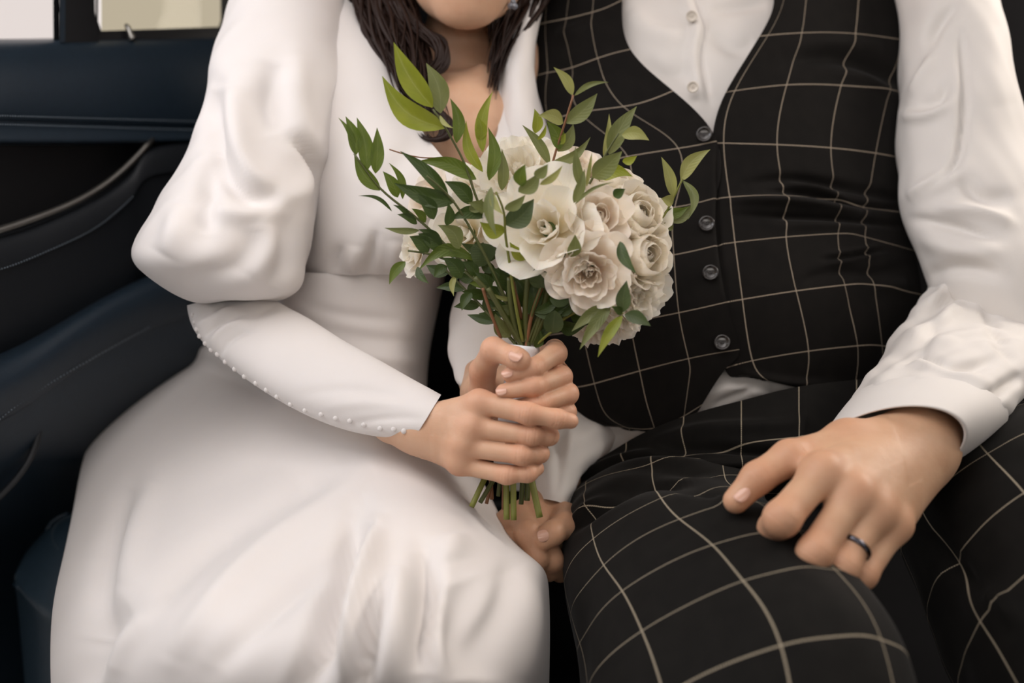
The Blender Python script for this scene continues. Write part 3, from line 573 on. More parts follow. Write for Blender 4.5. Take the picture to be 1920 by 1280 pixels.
# left sleeve, mostly behind the bouquet
V, F, th, L = sleeve([(965, -70, 1060, -85, 1.31, .04), (948, 20, 1020, 10, 1.28, .046), (936, 115, 1002, 106, 1.262, .052), (928, 210, 1014, 205, 1.25, .056), (912, 330, 1060, 330, 1.24, .06), (884, 450, 1050, 455, 1.232, .06), (852, 560, 1000, 580, 1.218, .05), (842, 650, 962, 680, 1.18, .040), (850, 705, 945, 735, 1.145, .032), (868, 730, 938, 752, 1.125, .026)], 90, 60)
V = lump(V, F, .0010, 40, 5); dress.add(V, F)
dr = dress.build('dress', M_dress, woman, fix=False)
for s_ in ([(360, 589), (363, 603), (367, 617), (373, 631), (381, 645), (391, 659), (403, 672), (417, 683), (434, 696), (454, 709), (475, 721), (497, 734), (520, 747), (545, 760), (572, 772), (600, 780), (628, 788), (654, 794), (682, 801), (710, 806), (737, 809), (756, 810)],):
    bx, by, bd = proj(foreV.reshape(-1, 3))
    for k, (x, y) in enumerate(s_):
        Dq = (bx-x)**2+(by-y)**2+1e6*(bd > np.median(bd)+1); near = np.argsort(Dq)[:12]; i = near[np.argmin(bd[near])]
        c = foreV.reshape(-1, 3)[i]; tcc = CAM-c; tcc /= np.linalg.norm(tcc); c = c+tcc*.0015
        if k == 0:
            a = np.linspace(0, 2*np.pi, 10, endpoint=False); rings = [(.0, .0024), (.0019, .0018), (.0029, .0010), (.0027, .0), (.0018, -.0012)]
            bv = [np.array([0, 0, .0026])]+[np.array([r*np.cos(q), r*np.sin(q), z]) for r, z in rings[1:] for q in a]
            bf = [[0, 1+i_, 1+(i_+1) % 10] for i_ in range(10)]+[[1+10*j+i_, 1+10*(j+1)+i_, 1+10*(j+1)+(i_+1) % 10, 1+10*j+(i_+1) % 10] for j in range(3) for i_ in range(10)]
            me = bpy.data.meshes.new('covered_button'); me.from_pydata([v.tolist() for v in bv], [], bf); me.shade_smooth(); me.materials.append(M_dbutton)
        o = bpy.data.objects.new('covered_button', me); finish(o, dr, c-tcc*.0006); o.scale = (.85,)*3; o.rotation_euler = Vector(tcc).to_track_quat('Z', 'Y').to_euler()
# hair: long waves falling over the shoulder
hair = MB()
def lock(pts, r0, n=46, seed=0, amp=.004, wl=3.0, m=7, ph0=None):
    r = np.random.default_rng(seed); p = splc(np.array(pts, float), n); P = U(p[:, 0], p[:, 1], p[:, 2]); t = np.linspace(0, 1, n); ph = r.uniform(0, 6.28) if ph0 is None else ph0+r.normal(0, .5)
    P = P+np.outer(amp*np.sin(t*6.28*wl+ph), RT)+np.outer(amp*np.cos(t*6.28*wl+ph), [0, 1, 0]); V, F = tube(P, r0*(.12+.88*np.sin(np.clip(t*.9+.12, 0, 1)*np.pi)**.6)*np.clip((1-t)*4, .12, 1), m); hair.add(V, F)
main = [(760, -330, 1.31), (700, -180, 1.28), (700, -60, 1.255), (722, 20, 1.225), (745, 90, 1.20), (775, 160, 1.178), (805, 215, 1.165), (818, 262, 1.160)]
for k in range(230):
    r = np.random.default_rng(100+k); w = np.array([26, 38, 40, 42, 40, 36, 26, 12])*(1 if k < 190 else 1.15); f = r.uniform(-1, 1); g = r.normal(0, .010)
    cut = int(r.integers(6, 9)); pts = [(x+f*w[i]+r.normal(0, 4), y+r.normal(0, 6), d+g+.015*abs(f)) for i, (x, y, d) in enumerate(main)][:cut]
    lock(pts, r.uniform(.0012, .0034), seed=k, amp=r.uniform(.004, .010), wl=r.uniform(2.2, 2.7), ph0=2.0+1.2*f)
for k in range(44):                                 # the curl beside the neck
    r = np.random.default_rng(300+k); j = r.normal(0, 9); lock([(735+j, 0, 1.215), (785+j, 55, 1.205), (818+j, 78, 1.20), (828+j*.6, 105, 1.197), (818+j, 132, 1.196), (796+j, 140, 1.198), (790+j, 120, 1.2)], r.uniform(.0007, .0024), seed=400+k, amp=.0026, wl=2)
for k in range(12):
    r = np.random.default_rng(500+k); j = r.normal(0, 6); lock([(800+j, 200, 1.165), (838+j, 235, 1.158), (830+j, 256, 1.156), (800+j, 258, 1.157), (790+j, 245, 1.16)], r.uniform(.0014, .004), seed=600+k, amp=.0014, wl=2)
for k in range(60):                                 # the other side, behind the neck
    r = np.random.default_rng(700+k); f = r.uniform(-1, 1); w = [60, 50, 40, 28, 18, 9]; q = r.uniform(.72, 1.06); pts = [(x+f*w[i]+r.normal(0, 3), (y+330)*q-330+r.normal(0, 6), d+r.normal(0, .008)) for i, (x, y, d) in enumerate([(1010, -330, 1.31), (1030, -160, 1.28), (990, -30, 1.255), (962, 40, 1.235), (934, 105, 1.222), (922, 190, 1.215)])]
    lock(pts, r.uniform(.002, .005), seed=800+k, amp=.003, wl=2)
V, F = body_mesh([ell(hd(10, -225, 1.315), (.086, .104, .10)), cone(hd(-120, -180, 1.33), hd(-160, -60, 1.31), .035, .03), cone(hd(135, -180, 1.34), hd(120, -50, 1.345), .038, .03)], .03, .006, [ell(hd(2, -130, 1.18), (.062, .075, .10))]); hair.add(V, F)
hair.build('hair', M_hair, woman, label='long wavy dark brown hair over one shoulder')

ear = MB(); a = np.linspace(0, 2*np.pi, 8, endpoint=False)
for (rx, ry) in ((0, 0), (3, 8), (-5, 7)):
    c = U(962+rx, 4+ry, 1.20); Vq = np.concatenate([[c-np.array([0, .0032, 0])], c+np.stack([.0034*np.cos(a), 0*a-.0012, .0034*np.sin(a)], 1), [c+np.array([0, .003, 0])]]); ear.add(Vq, [[0, 1+(i+1) % 8, 1+i] for i in range(8)]+[[9, 1+i, 1+(i+1) % 8] for i in range(8)])
ear.build('earring', M_gem, woman, smooth=False, label='small clear drop earring')
# ---------------------------------------------------------------- the man
man = empty('person', U(1400, 900, 1.2)*[1, 1, 0]+np.array([0, 0, -.1]), 'seated man in dark windowpane waistcoat and trousers with white shirt', 'person')
def tors(px, py):
    px = np.asarray(px, float); py = np.asarray(py, float)
    df = np.interp(py, [-120, 0, 120, 250, 400, 560, 680, 800, 900], [1.285, 1.245, 1.215, 1.192, 1.172, 1.148, 1.152, 1.165, 1.18]); hw = np.interp(py, [-120, 0, 300, 550, 700, 900], [372, 380, 372, 398, 405, 400]); cx = np.interp(py, [-120, 0, 300, 600, 900], [1345, 1348, 1340, 1345, 1320])
    s = np.clip(np.abs(px-cx)/hw, 0, 1.0); return df+.125*(1-np.sqrt(np.clip(1-s**2.2, 0, 1)))
bodym = MB()
mh = lambda x, y, d: U(1330+x, -95+y, d)
pr = [ell(mh(5, -260, 1.34), (.080, .100, .098)), ell(mh(0, -150, 1.275), (.066, .066, .085)), cone(mh(-75, -110, 1.30), mh(-18, -20, 1.245), .026, .022), cone(mh(80, -110, 1.30), mh(20, -20, 1.245), .026, .022), ell(mh(0, -18, 1.24), (.032, .022, .020)),
      cone(mh(0, -205, 1.215), mh(0, -145, 1.19), .008, .011), ell(mh(-17, -140, 1.202), (.008, .009, .007)), ell(mh(17, -140, 1.202), (.008, .009, .007)), ell(mh(0, -92, 1.208), (.025, .008, .005)), ell(mh(0, -78, 1.21), (.020, .008, .006)), ell(mh(0, -60, 1.23), (.038, .022, .024)),
      ell(mh(-150, -180, 1.36), (.011, .018, .034)), ell(mh(155, -180, 1.36), (.011, .018, .034)), cone(mh(-68, -240, 1.225), mh(68, -240, 1.225), .014, .014),
      cone(mh(0, -60, 1.35), U(1335, 0, 1.36), .060, .066), cone(U(1090, 60, 1.385), U(1600, 60, 1.385), .07, .07), ell(U(1340, 330, 1.37), (.14, .09, .17)), ell(U(1345, 620, 1.34), (.14, .09, .13)),
      cone(U(1690, 60, 1.36), U(1900, 570, 1.25), .050, .040), cone(U(1900, 600, 1.22), U(1725, 820, 1.02), .034, .027), cone(U(1065, 70, 1.40), U(1105, 690, 1.30), .036, .034), cone(U(1105, 720, 1.285), U(1035, 940, 1.155), .030, .024),
      cone(U(1260, 940, 1.20), U(1410, 1420, .85), .066, .052), cone(U(1760, 900, 1.14), U(2130, 1330, .88), .062, .052), cone(U(1410, 1420, .85), U(1430, 2300, .76), .055, .04), cone(U(2130, 1330, .88), U(2120, 2300, .78), .055, .04)]
V, F = body_mesh(pr, .024, .007, [ell(mh(-46, -185, 1.208), (.018, .012, .010)), ell(mh(46, -185, 1.208), (.018, .012, .010))]); bodym.add(V, F)
# left hand resting on the thigh
i1 = [(1540, 886, 0.894, 13.2), (1466, 972, 0.866, 13.6), (1452, 990, 0.893, 12.2), (1470, 985, 0.918, 10.5)]
m1 = [(1600, 926, 0.889, 13.2), (1528, 1036, 0.861, 13.2), (1512, 1046, 0.886, 12), (1530, 1030, 0.913, 10.5)]
r1 = [(1640, 958, 0.893, 12.6), (1578, 1062, 0.868, 12.6), (1566, 1066, 0.888, 11.4), (1575, 1050, 0.913, 10)]
p1 = [(1676, 985, 0.903, 11.6), (1616, 1076, 0.880, 11.4), (1606, 1078, 0.898, 10.5), (1610, 1062, 0.918, 9)]
t1 = [(1590, 835, 0.951, 17), (1480, 858, 0.922, 14.2), (1420, 896, 0.912, 12.6), (1380, 938, 0.910, 10.4)]
WM = U(1712, 838, .975)
palm = [cone(WM, U(1548, 890, 0.900), .027, .0165), cone(WM, U(1602, 926, 0.895), .028, .0165), cone(U(1718, 845, .978), U(1640, 958, 0.898), .028, .016), cone(U(1726, 850, .982), U(1674, 980, 0.912), .027, .014), cone(U(1800, 775, 1.05), WM, .031, .028), cone(WM, U(1590, 832, .952), .027, .019),
        cone(U(1590, 835, .95), U(1540, 900, .935), .016, .016), cone(U(1600, 890, .935), U(1650, 950, .935), .020, .020), ell(U(1539, 884, 0.890), (.011, .010, .010)), ell(U(1599, 924, 0.887), (.011, .010, .010)), ell(U(1638, 957, 0.892), (.010, .010, .010)), ell(U(1674, 982, 0.900), (.0095, .009, .009)),
        cone(U(1660, 850, .945), U(1602, 922, 0.888), .004, .006), cone(U(1640, 845, .945), U(1542, 884, 0.894), .004, .006), cone(U(1680, 870, .95), U(1638, 955, 0.891), .004, .006)]
V, F, t = hand_mesh([i1, m1, r1, p1, t1], palm, .0012, .016, .012); bodym.add(V, F, tint=t)
# right hand, loosely closed between the two of them
a1 = [(950, 985, 1.10, 12), (962, 1010, 1.075, 11), (985, 1050, 1.075, 10), (1010, 1070, 1.09, 9)]
a2 = [(975, 970, 1.095, 12.5), (990, 1000, 1.065, 12), (1008, 1045, 1.062, 11), (1030, 1072, 1.08, 9.5)]
a3 = [(1000, 968, 1.10, 12), (1020, 1010, 1.07, 11.5), (1035, 1050, 1.07, 10.5), (1050, 1075, 1.09, 9)]
a4 = [(1060, 965, 1.11, 13), (1058, 985, 1.075, 12), (1035, 1000, 1.058, 11), (1020, 1012, 1.055, 9.5)]
palm = [cone(U(1035, 940, 1.15), U(965, 985, 1.11), .020, .017), cone(U(1035, 940, 1.15), U(1010, 985, 1.11), .020, .018), cone(U(1040, 900, 1.165), U(1035, 940, 1.15), .022, .020), cone(U(970, 990, 1.11), U(1030, 1010, 1.11), .018, .018)]
V, F, t = hand_mesh([a1, a2, a3, a4], palm, .0022, .016, .011); bodym.add(V, F, tint=t)
bodym.build('body', M_skinm, man)
nail(U(1391, 926, .9005), U(1378, 940, .908)-U(1420, 896, .910), tc+.75*UP, .0070, .0062, M_nail, man)
nail(U(1018, 1004, 1.046), U(1010, 1008, 1.055)-U(1045, 1000, 1.058), tc+.3*UP, .0055, .006, M_nail, man)
# ring
c = U(1589, 1027, .899); ax = U(1578, 1062, .868)-U(1640, 958, .893); ax /= np.linalg.norm(ax); u = np.cross(ax, [0, 0, 1.]); u /= np.linalg.norm(u); v = np.cross(ax, u); c = U(1640, 958, .893)*.34+U(1578, 1062, .868)*.66
a = np.linspace(0, 2*np.pi, 48, endpoint=False); prof = [(.0, -.0024), (.0011, -.0016), (.0014, 0), (.0011, .0016), (.0, .0024), (-.0008, 0)]
V = np.concatenate([c+(.0134+pr_)*(np.cos(a)[:, None]*u+np.sin(a)[:, None]*v)+pz*ax for pr_, pz in prof]); F = gfaces(6, 48, True).tolist()+[[5*48+i, 5*48+(i+1) % 48, (i+1) % 48, i] for i in range(48)]
mobj('wedding_ring', V, F, M_ring, man, label='dark polished wedding band')

# ---- shirt
shirt = MB()
ys = np.array([-130, -60, 0, 60, 120, 180, 240, 340, 460, 580, 680, 740, 800, 860, 920]); ss = np.linspace(-1, 1, 41)
G = []
for y in ys:
    cx = np.interp(y, [-120, 0, 300, 600, 900], [1345, 1348, 1340, 1345, 1320]); hw = np.interp(y, [-120, 0, 300, 550, 700, 900], [372, 380, 372, 398, 405, 400])-22
    x = cx+hw*ss*(1-.0*ss); row = U(x, 0*x+y, tors(x, 0*x+y)+.019); back = [row[-1]+np.array([-.03*k, .05*k, 0]) for k in (1, 2)]; bk2 = [row[0]+np.array([.03*k, .05*k, 0]) for k in (2, 1)]
    G.append(np.concatenate([row, back, bk2, row[:1]]))
G = np.array(G); G = splu(G, 180); V = G.reshape(-1, 3); nn = G.shape[1]
G2 = np.swapaxes(splu(np.swapaxes(G[:, :41], 0, 1), 160), 0, 1); V = G2.reshape(-1, 3); F = gfaces(180, 160)
V = sculpt(V, F, [([(1296, -20), (1312, 20), (1322, 50), (1316, 85), (1314, 110), (1322, 150), (1330, 190)], 5, -3.5), ([(1280, -20), (1296, 30), (1306, 55), (1300, 90), (1300, 120), (1308, 160), (1312, 195)], 13, 4), ([(1180, 20), (1220, 60), (1290, 65)], 22, 5), ([(1200, 110), (1250, 140), (1300, 130)], 18, -4), ([(1330, 20), (1400, 10), (1440, 5)], 12, -4), ([(1330, 60), (1390, 90), (1420, 80)], 16, -4),
    ([(1310, 745), (1370, 728), (1450, 735)], 26, 6), ([(1310, 740), (1360, 720), (1440, 740)], 10, 2), ([(1330, 760), (1380, 735), (1420, 715)], 7, -3), ([(1080, 760), (1130, 790), (1190, 800)], 12, 4), ([(1080, 800), (1120, 830), (1150, 840)], 8, -3)], gain=1.8)
shirt.add(V, F)
UA = [(1640, -150, 1800, -150, 1.34, .055), (1672, -60, 1850, -60, 1.30, .062), (1690, 50, 1876, 45, 1.275, .066), (1690, 170, 1898, 160, 1.255, .068), (1688, 290, 1926, 275, 1.235, .070), (1696, 390, 1962, 380, 1.215, .072), (1722, 480, 2000, 480, 1.20, .074), (1760, 560, 2020, 590, 1.19, .070), (1820, 640, 2010, 690, 1.19, .055)]
V, F, th, L = sleeve(UA, 150, 110); V = lump(V, F, .0012, 38, 11)
V = sculpt(V, F, [([(1792, 10), (1750, 60), (1742, 90)], 12, -7), ([(1752, 100), (1735, 140), (1705, 180)], 10, 7), ([(1775, 150), (1760, 185), (1720, 205)], 12, -6), ([(1690, 215), (1730, 218), (1780, 190)], 10, 6), ([(1800, 60), (1806, 180), (1800, 260), (1780, 320), (1720, 365)], 9, -7, .5), ([(1700, 370), (1750, 345), (1800, 320)], 14, 6), ([(1800, 330), (1830, 365), (1900, 370)], 14, -6),
    ([(1760, 390), (1820, 395), (1900, 420)], 14, 7), ([(1710, 410), (1790, 425), (1870, 450)], 10, -6), ([(1720, 440), (1800, 470), (1880, 470)], 18, 5), ([(1740, 520), (1800, 500), (1880, 520)], 14, -6), ([(1850, 50), (1880, 200)], 30, 3)], gain=1.6)
shirt.add(V, F)
FA = [(1775, 505, 2080, 640, 1.22, .066), (1738, 548, 2040, 660, 1.18, .064), (1690, 622, 1985, 690, 1.12, .060, 0, 20, -25), (1645, 688, 1915, 745, 1.065, .054, 0, 40, -45), (1618, 732, 1848, 816, 1.026, .047, 0, 60, -60), (1606, 752, 1818, 838, 1.014, .046, 0, 66, -64), (1598, 768, 1796, 852, 1.006, .046, 0, 70, -68)]
def sleeve2(rings, M, Nn):
    C = []
    for r in rings:
        L = U(r[0], r[1], r[4]); R = U(r[2], r[3], r[4]); A = (R-L)/2; c = (L+R)/2; t = CAM-c; t /= np.linalg.norm(t); a = A/np.linalg.norm(A); B = t-a*(t@a); B = B/np.linalg.norm(B)*r[5]
        if len(r) > 7: B = B+(r[7]*RT-r[8]*UP)*r[4]/FPX
        C.append([c, A, B])
    C = splu(np.array(C), M); th = np.linspace(0, 2*np.pi, Nn, endpoint=False)
    V = C[:, None, 0]+np.cos(th)[None, :, None]*C[:, None, 1]+np.sin(th)[None, :, None]*C[:, None, 2]
    return V.reshape(-1, 3), gfaces(M, Nn, True)
V, F = sleeve2(FA, 120, 110); V = lump(V, F, .0014, 45, 13)
V = sculpt(V, F, [([(1720, 600), (1780, 555), (1850, 530), (1920, 545)], 12, -7), ([(1740, 570), (1800, 530), (1860, 515)], 10, 7), ([(1690, 630), (1740, 620), (1800, 560)], 12, 6), ([(1680, 690), (1740, 640), (1760, 600)], 10, -6), ([(1700, 640), (1790, 640), (1860, 620)], 14, 6), ([(1720, 660), (1800, 690), (1870, 670)], 10, -6), ([(1850, 560), (1870, 630), (1910, 680)], 12, -6), ([(1660, 690), (1720, 680), (1800, 700), (1860, 720)], 9, 4), ([(1840, 760), (1890, 720), (1920, 700)], 12, -7)], gain=1.5)
shirt.add(V, F)
CU = [(1618, 728, 1852, 822, 1.028, .049, 0, 62, -62), (1600, 752, 1822, 842, 1.012, .050, 0, 70, -68), (1586, 775, 1785, 868, .998, .050, 0, 80, -76), (1576, 794, 1738, 893, .986, .049, 0, 96, -82)]
V, F = sleeve2(CU, 26, 100); n_in = V.reshape(26, 100, 3); ctr = n_in.mean(1, keepdims=True); inn = ctr+(n_in-ctr)*.965; G = np.concatenate([n_in, inn[::-1]], 0); shirt.add(G.reshape(-1, 3), gfaces(52, 100, True))
# right sleeve, between the two of them
V, F, th, L = sleeve([(1010, -120, 1140, -120, 1.40, .05), (1012, -20, 1130, -20, 1.40, .052), (1008, 80, 1120, 80, 1.40, .054), (1010, 200, 1120, 200, 1.40, .055), (1020, 330, 1130, 330, 1.39, .056), (1030, 480, 1150, 480, 1.37, .056), (1040, 620, 1180, 620, 1.33, .056), (1044, 720, 1185, 740, 1.28, .056), (1020, 790, 1150, 830, 1.21, .05), (1002, 860, 1095, 895, 1.17, .042), (998, 930, 1075, 950, 1.145, .036)], 140, 80)
V = lump(V, F, .0016, 42, 17); V = sculpt(V, F, [([(1030, 800), (1050, 860), (1040, 930)], 12, -5), ([(1075, 760), (1070, 820), (1060, 880)], 10, 5)]); shirt.add(V, F)
sh = shirt.build('shirt', M_shirt, man, fix=False)
def disc_button(name, c, nrm, r, t, mat, parent, holes=4, n=28):
    nrm = np.array(nrm, float); nrm /= np.linalg.norm(nrm); q = Vector(nrm).to_track_quat('Z', 'Y').to_matrix(); q = np.array(q)
    prof = [(0, t*.45), (r*.55, t*.5), (r*.70, t*.62), (r*.78, t*.95), (r*.92, t), (r, t*.6), (r*.97, 0), (r*.6, -t*.3), (0, -t*.3)]
    a = np.linspace(0, 2*np.pi, n, endpoint=False); V = [np.array([[rr*np.cos(x), rr*np.sin(x), z] for x in a]) for rr, z in prof]; mb = MB(); mb.add(c+np.concatenate(V)@q.T, gfaces(len(prof), n, True))
    for k in range(holes):                          # the thread through the holes
        x = math.pi/4+k*math.pi/2; hv = np.array([[.22*r*math.cos(x), .22*r*math.sin(x), t*.5], [.22*r*math.cos(x+math.pi/2), .22*r*math.sin(x+math.pi/2), t*.52]]); Vt, Ft = tube(c+hv@q.T, r*.09, 5); mb.add(Vt, Ft)
    return mb.build(name, mat, parent)
for x, y in ((1297, 30), (1299, 163)): c = U(x, y, tors(x, y)+.004); disc_button('shirt_button', c, CAM-c, .0062, .0022, M_sbutton, sh)

# ---- waistcoat: two fronts, the image-left one lapped over the other
vest = MB()
RP = [[(1440, -60), (1475, -60), (1525, -62), (1622, -60), (1680, -55), (1692, -50)], [(1452, 0), (1470, -2), (1512, -4), (1610, 0), (1684, 4), (1700, 5)], [(1424, 68), (1440, 66), (1503, 62), (1603, 64), (1690, 74), (1708, 78)], [(1362, 173), (1378, 170), (1475, 159), (1577, 160), (1668, 168), (1700, 176)],
      [(1335, 266), (1357, 268), (1457, 271), (1558, 277), (1642, 287), (1700, 298)], [(1335, 372), (1368, 370), (1472, 368), (1570, 372), (1626, 386), (1706, 400)], [(1338, 460), (1378, 454), (1474, 444), (1571, 438), (1622, 444), (1716, 470)], [(1352, 568), (1392, 561), (1493, 545), (1584, 534), (1638, 534), (1728, 552)],
      [(1360, 690), (1411, 676), (1516, 658), (1608, 648), (1654, 648), (1730, 660)], [(1392, 702), (1440, 712), (1506, 728), (1600, 735), (1660, 735), (1730, 745)]]
LP = [[(1170, -60), (1130, -60), (1085, -60), (1040, -40), (1000, -30), (985, -25)], [(1166, 10), (1122, 30), (1070, 45), (1030, 52), (1005, 58), (990, 60)], [(1182, 92), (1132, 104), (1078, 120), (1035, 132), (1000, 143), (985, 148)], [(1262, 170), (1188, 196), (1102, 208), (1040, 222), (1010, 230), (985, 236)],
      [(1344, 264), (1290, 275), (1195, 290), (1105, 308), (1045, 320), (990, 330)], [(1344, 370), (1284, 385), (1190, 400), (1100, 412), (1040, 420), (985, 430)], [(1346, 459), (1282, 474), (1190, 490), (1100, 505), (1040, 515), (985, 522)], [(1363, 566), (1292, 582), (1200, 600), (1110, 615), (1050, 625), (1000, 632)],
      [(1386, 655), (1310, 668), (1218, 690), (1128, 715), (1085, 725), (1030, 732)], [(1362, 690), (1308, 705), (1228, 745), (1150, 775), (1105, 780), (1050, 790)], [(1310, 770), (1290, 785), (1240, 808), (1190, 806), (1150, 800), (1080, 800)]]
urows = {'R': [.84, 1, 2, 3, 4, 4.65], 'L': [.86, .2, -.8, -1.8, -2.5, -3.1]}
vR = [-1.2, -.6, 0, 1, 2, 3, 4, 5, 6, 6.7]; vL = [-1.6, -.9, 0, 1, 2, 3, 4, 5, 6, 6.4, 7.1]
FOLD = [([(1480, 120), (1560, 105), (1640, 130), (1690, 160)], 16, -7.5), ([(1460, 90), (1560, 80), (1660, 90)], 16, 4), ([(1540, 140), (1620, 145), (1680, 175)], 12, 4), ([(1400, 345), (1470, 335), (1560, 345), (1640, 362), (1695, 375)], 9, -7), ([(1470, 342), (1530, 352), (1580, 368)], 7, 6), ([(1440, 358), (1520, 364), (1600, 382), (1690, 390)], 5, -6), ([(1370, 374), (1480, 378), (1570, 390), (1620, 398)], 9, 8), ([(1380, 402), (1480, 405), (1560, 410), (1620, 415), (1690, 422)], 7, -7), ([(1450, 425), (1540, 420), (1640, 425)], 12, 4),
        ([(1540, 486), (1590, 480), (1660, 466)], 5, -4), ([(1545, 478), (1600, 470), (1650, 460)], 4, 3), ([(1550, 495), (1600, 487), (1660, 475)], 4, 3), ([(1500, 530), (1560, 510), (1640, 510), (1700, 495)], 10, -5), ([(1640, 540), (1700, 530)], 12, 4), ([(1345, 260), (1345, 350), (1347, 450), (1362, 560)], 5, -3), ([(1120, 40), (1080, 60), (1040, 70)], 16, 6), ([(1160, 120), (1090, 130), (1020, 130)], 18, -5), ([(1590, 560), (1605, 640)], 3, -1.5), ([(1400, 700), (1470, 715), (1580, 720)], 8, 4)]
for rows, us, vs, off in ((RP, urows['R'], vR, 0), (LP, urows['L'], vL, -.004)):
    R = np.array(rows, float); uvc = np.zeros(R.shape[:2]+(2,)); uvc[..., 0] = np.array(us)[None]; uvc[..., 1] = np.array(vs)[:, None]
    dd = tors(R[..., 0], R[..., 1])+off; dd[:, -1] = np.maximum(dd[:, -1], dd[:, -2]+.05)
    C = np.concatenate([U(R[..., 0], R[..., 1], dd), uvc], -1); G = net(C, 200, 130); V = G[..., :3].reshape(-1, 3); F = gfaces(200, 130)
    V = sculpt(V, F, FOLD, gain=1.2)
    if off: F = F[:, ::-1]
    # give the cloth a thickness with turned edges
    n = vnormals(V, gfaces(200, 130)); sgn = np.sign((n*(CAM-V)).sum(1).mean()); Vb = V-n*sgn*.0022; Gf = V.reshape(200, 130, 3); Gb = Vb.reshape(200, 130, 3)
    vest.add(V, F, G[..., 3:].reshape(-1, 2)); vest.add(Vb, F[:, ::-1], G[..., 3:].reshape(-1, 2))
    for A, B, q in ((Gf[:, 0], Gb[:, 0], G[:, 0, 3:]), (Gf[-1], Gb[-1], G[-1, :, 3:]), (Gf[0], Gb[0], G[0, :, 3:]), (Gf[:, -1], Gb[:, -1], G[:, -1, 3:])):
        k = len(A); vest.add(np.concatenate([A, B]), [[i, i+1, k+i+1, k+i] for i in range(k-1)], np.concatenate([q, q]))
vs_ = vest.build('waistcoat', M_vest, man, fix=False)
for x, y in ((1320, 252), (1325, 419), (1332, 511), (1354, 642)): c = U(x, y, tors(x, y)-.0075); disc_button('waistcoat_button', c, CAM-c+np.array([0, 0, .2]), .0082, .0030, M_button, vs_)

# ---- trousers
tr = MB()
def thigh(rings, M, Nn, u0, nst, v0, strokes=(), seed=0):
    V, F = sleeve2(rings, M, Nn); V = sculpt(lump(V, F, .0010, 25, seed), F, strokes, gain=1.7)
    G, F, uv = closed_uv(V, F, M, Nn, lambda th: (np.where(th < 1.5*np.pi, th, th-2*np.pi)-math.radians(u0))/(2*np.pi)*nst, v0+np.linspace(0, len(rings)-1, M))
    k = int(.75*Nn); tr.add(G, F, uv)
thigh([(1070, 900, 1430, 840, 1.237, .085, 0, 0, -20), (1056, 950, 1425, 890, 1.177, .090, 0, 0, -40), (1052, 1000, 1430, 930, 1.117, .092, 0, 0, -60), (1060, 1090, 1440, 985, 1.062, .094, 0, 10, -100), (1072, 1150, 1482, 1022, 1.022, .094, 0, 20, -110), (1084, 1205, 1542, 1087, 0.977, .094, 0, 42, -120), (1098, 1290, 1605, 1172, 0.927, .092, 0, 60, -138), (1120, 1420, 1680, 1320, 0.867, .088, 0, 80, -150), (1180, 1640, 1740, 1540, 0.807, .08, 0, 60, -120)], 170, 120, 100, 9, -2,
      [([(1060, 1000), (1130, 940), (1220, 900), (1330, 885)], 12, -9), ([(1055, 960), (1120, 910), (1220, 875), (1340, 868)], 12, 9), ([(1210, 905), (1290, 912), (1370, 930)], 9, -6), ([(1170, 915), (1240, 895), (1320, 900)], 7, 6), ([(1060, 990), (1100, 950), (1170, 915)], 6, 5), ([(1340, 930), (1370, 945), (1400, 960)], 10, 5)], 21)
thigh([(1640, 850, 1960, 760, 1.205, .085, 0, 0, -20), (1660, 920, 2000, 790, 1.125, .09, 0, 0, -60), (1690, 1010, 2080, 850, 1.055, .094, 0, -10, -90), (1740, 1130, 2180, 960, 0.995, .094, 0, -10, -130), (1800, 1260, 2280, 1080, 0.935, .094, 0, -20, -160), (1880, 1420, 2400, 1220, 0.875, .09, 0, -20, -170), (1950, 1650, 2460, 1450, 0.815, .08, 0, 0, -130)], 130, 110, 113, 9, 0, [([(1735, 1000), (1800, 1070), (1850, 1120)], 16, -5), ([(1840, 1110), (1880, 1130), (1920, 1170)], 10, 5)], 22)
PV = [[(1040, 905), (1120, 862), (1205, 812), (1310, 772), (1400, 748), (1490, 726), (1600, 712), (1720, 700)], [(1045, 925), (1130, 880), (1225, 840), (1320, 806), (1410, 786), (1500, 770), (1610, 758), (1730, 745)], [(1055, 945), (1140, 900), (1240, 870), (1330, 850), (1420, 836), (1510, 828), (1620, 815), (1740, 795)], [(1065, 965), (1150, 920), (1250, 900), (1340, 886), (1430, 878), (1520, 876), (1640, 870), (1760, 850)], [(1090, 990), (1170, 950), (1260, 935), (1350, 930), (1440, 925), (1540, 930), (1660, 930), (1790, 910)]]
PD = [[1.20, 1.17, 1.145, 1.130, 1.128, 1.132, 1.15, 1.19], [1.185, 1.155, 1.128, 1.112, 1.108, 1.112, 1.13, 1.17], [1.17, 1.135, 1.108, 1.092, 1.088, 1.092, 1.11, 1.14], [1.15, 1.12, 1.095, 1.085, 1.082, 1.085, 1.10, 1.12], [1.13, 1.12, 1.10, 1.10, 1.10, 1.10, 1.11, 1.12]]
R = np.array(PV, float); uvc = np.stack([(R[..., 0]-1282)/108, np.repeat(np.array([-.75, -.38, .08, .5, 1.0])[:, None], 8, 1)], -1); C = np.concatenate([U(R[..., 0], R[..., 1], np.array(PD)), uvc], -1); G = net(C, 90, 130); V = G[..., :3].reshape(-1, 3); F = gfaces(90, 130)
V = sculpt(V, F, [([(1240, 850), (1330, 838), (1450, 845), (1560, 830)], 9, -6), ([(1200, 840), (1300, 810), (1420, 800), (1500, 790)], 14, 5), ([(1080, 900), (1180, 860), (1260, 850)], 10, 6), ([(1100, 925), (1200, 880), (1300, 865)], 7, -6), ([(1300, 875), (1400, 868), (1500, 870)], 10, 5), ([(1505, 735), (1508, 790), (1500, 830)], 4, 2)], gain=1.7)
tr.add(V, F, G[..., 3:].reshape(-1, 2))
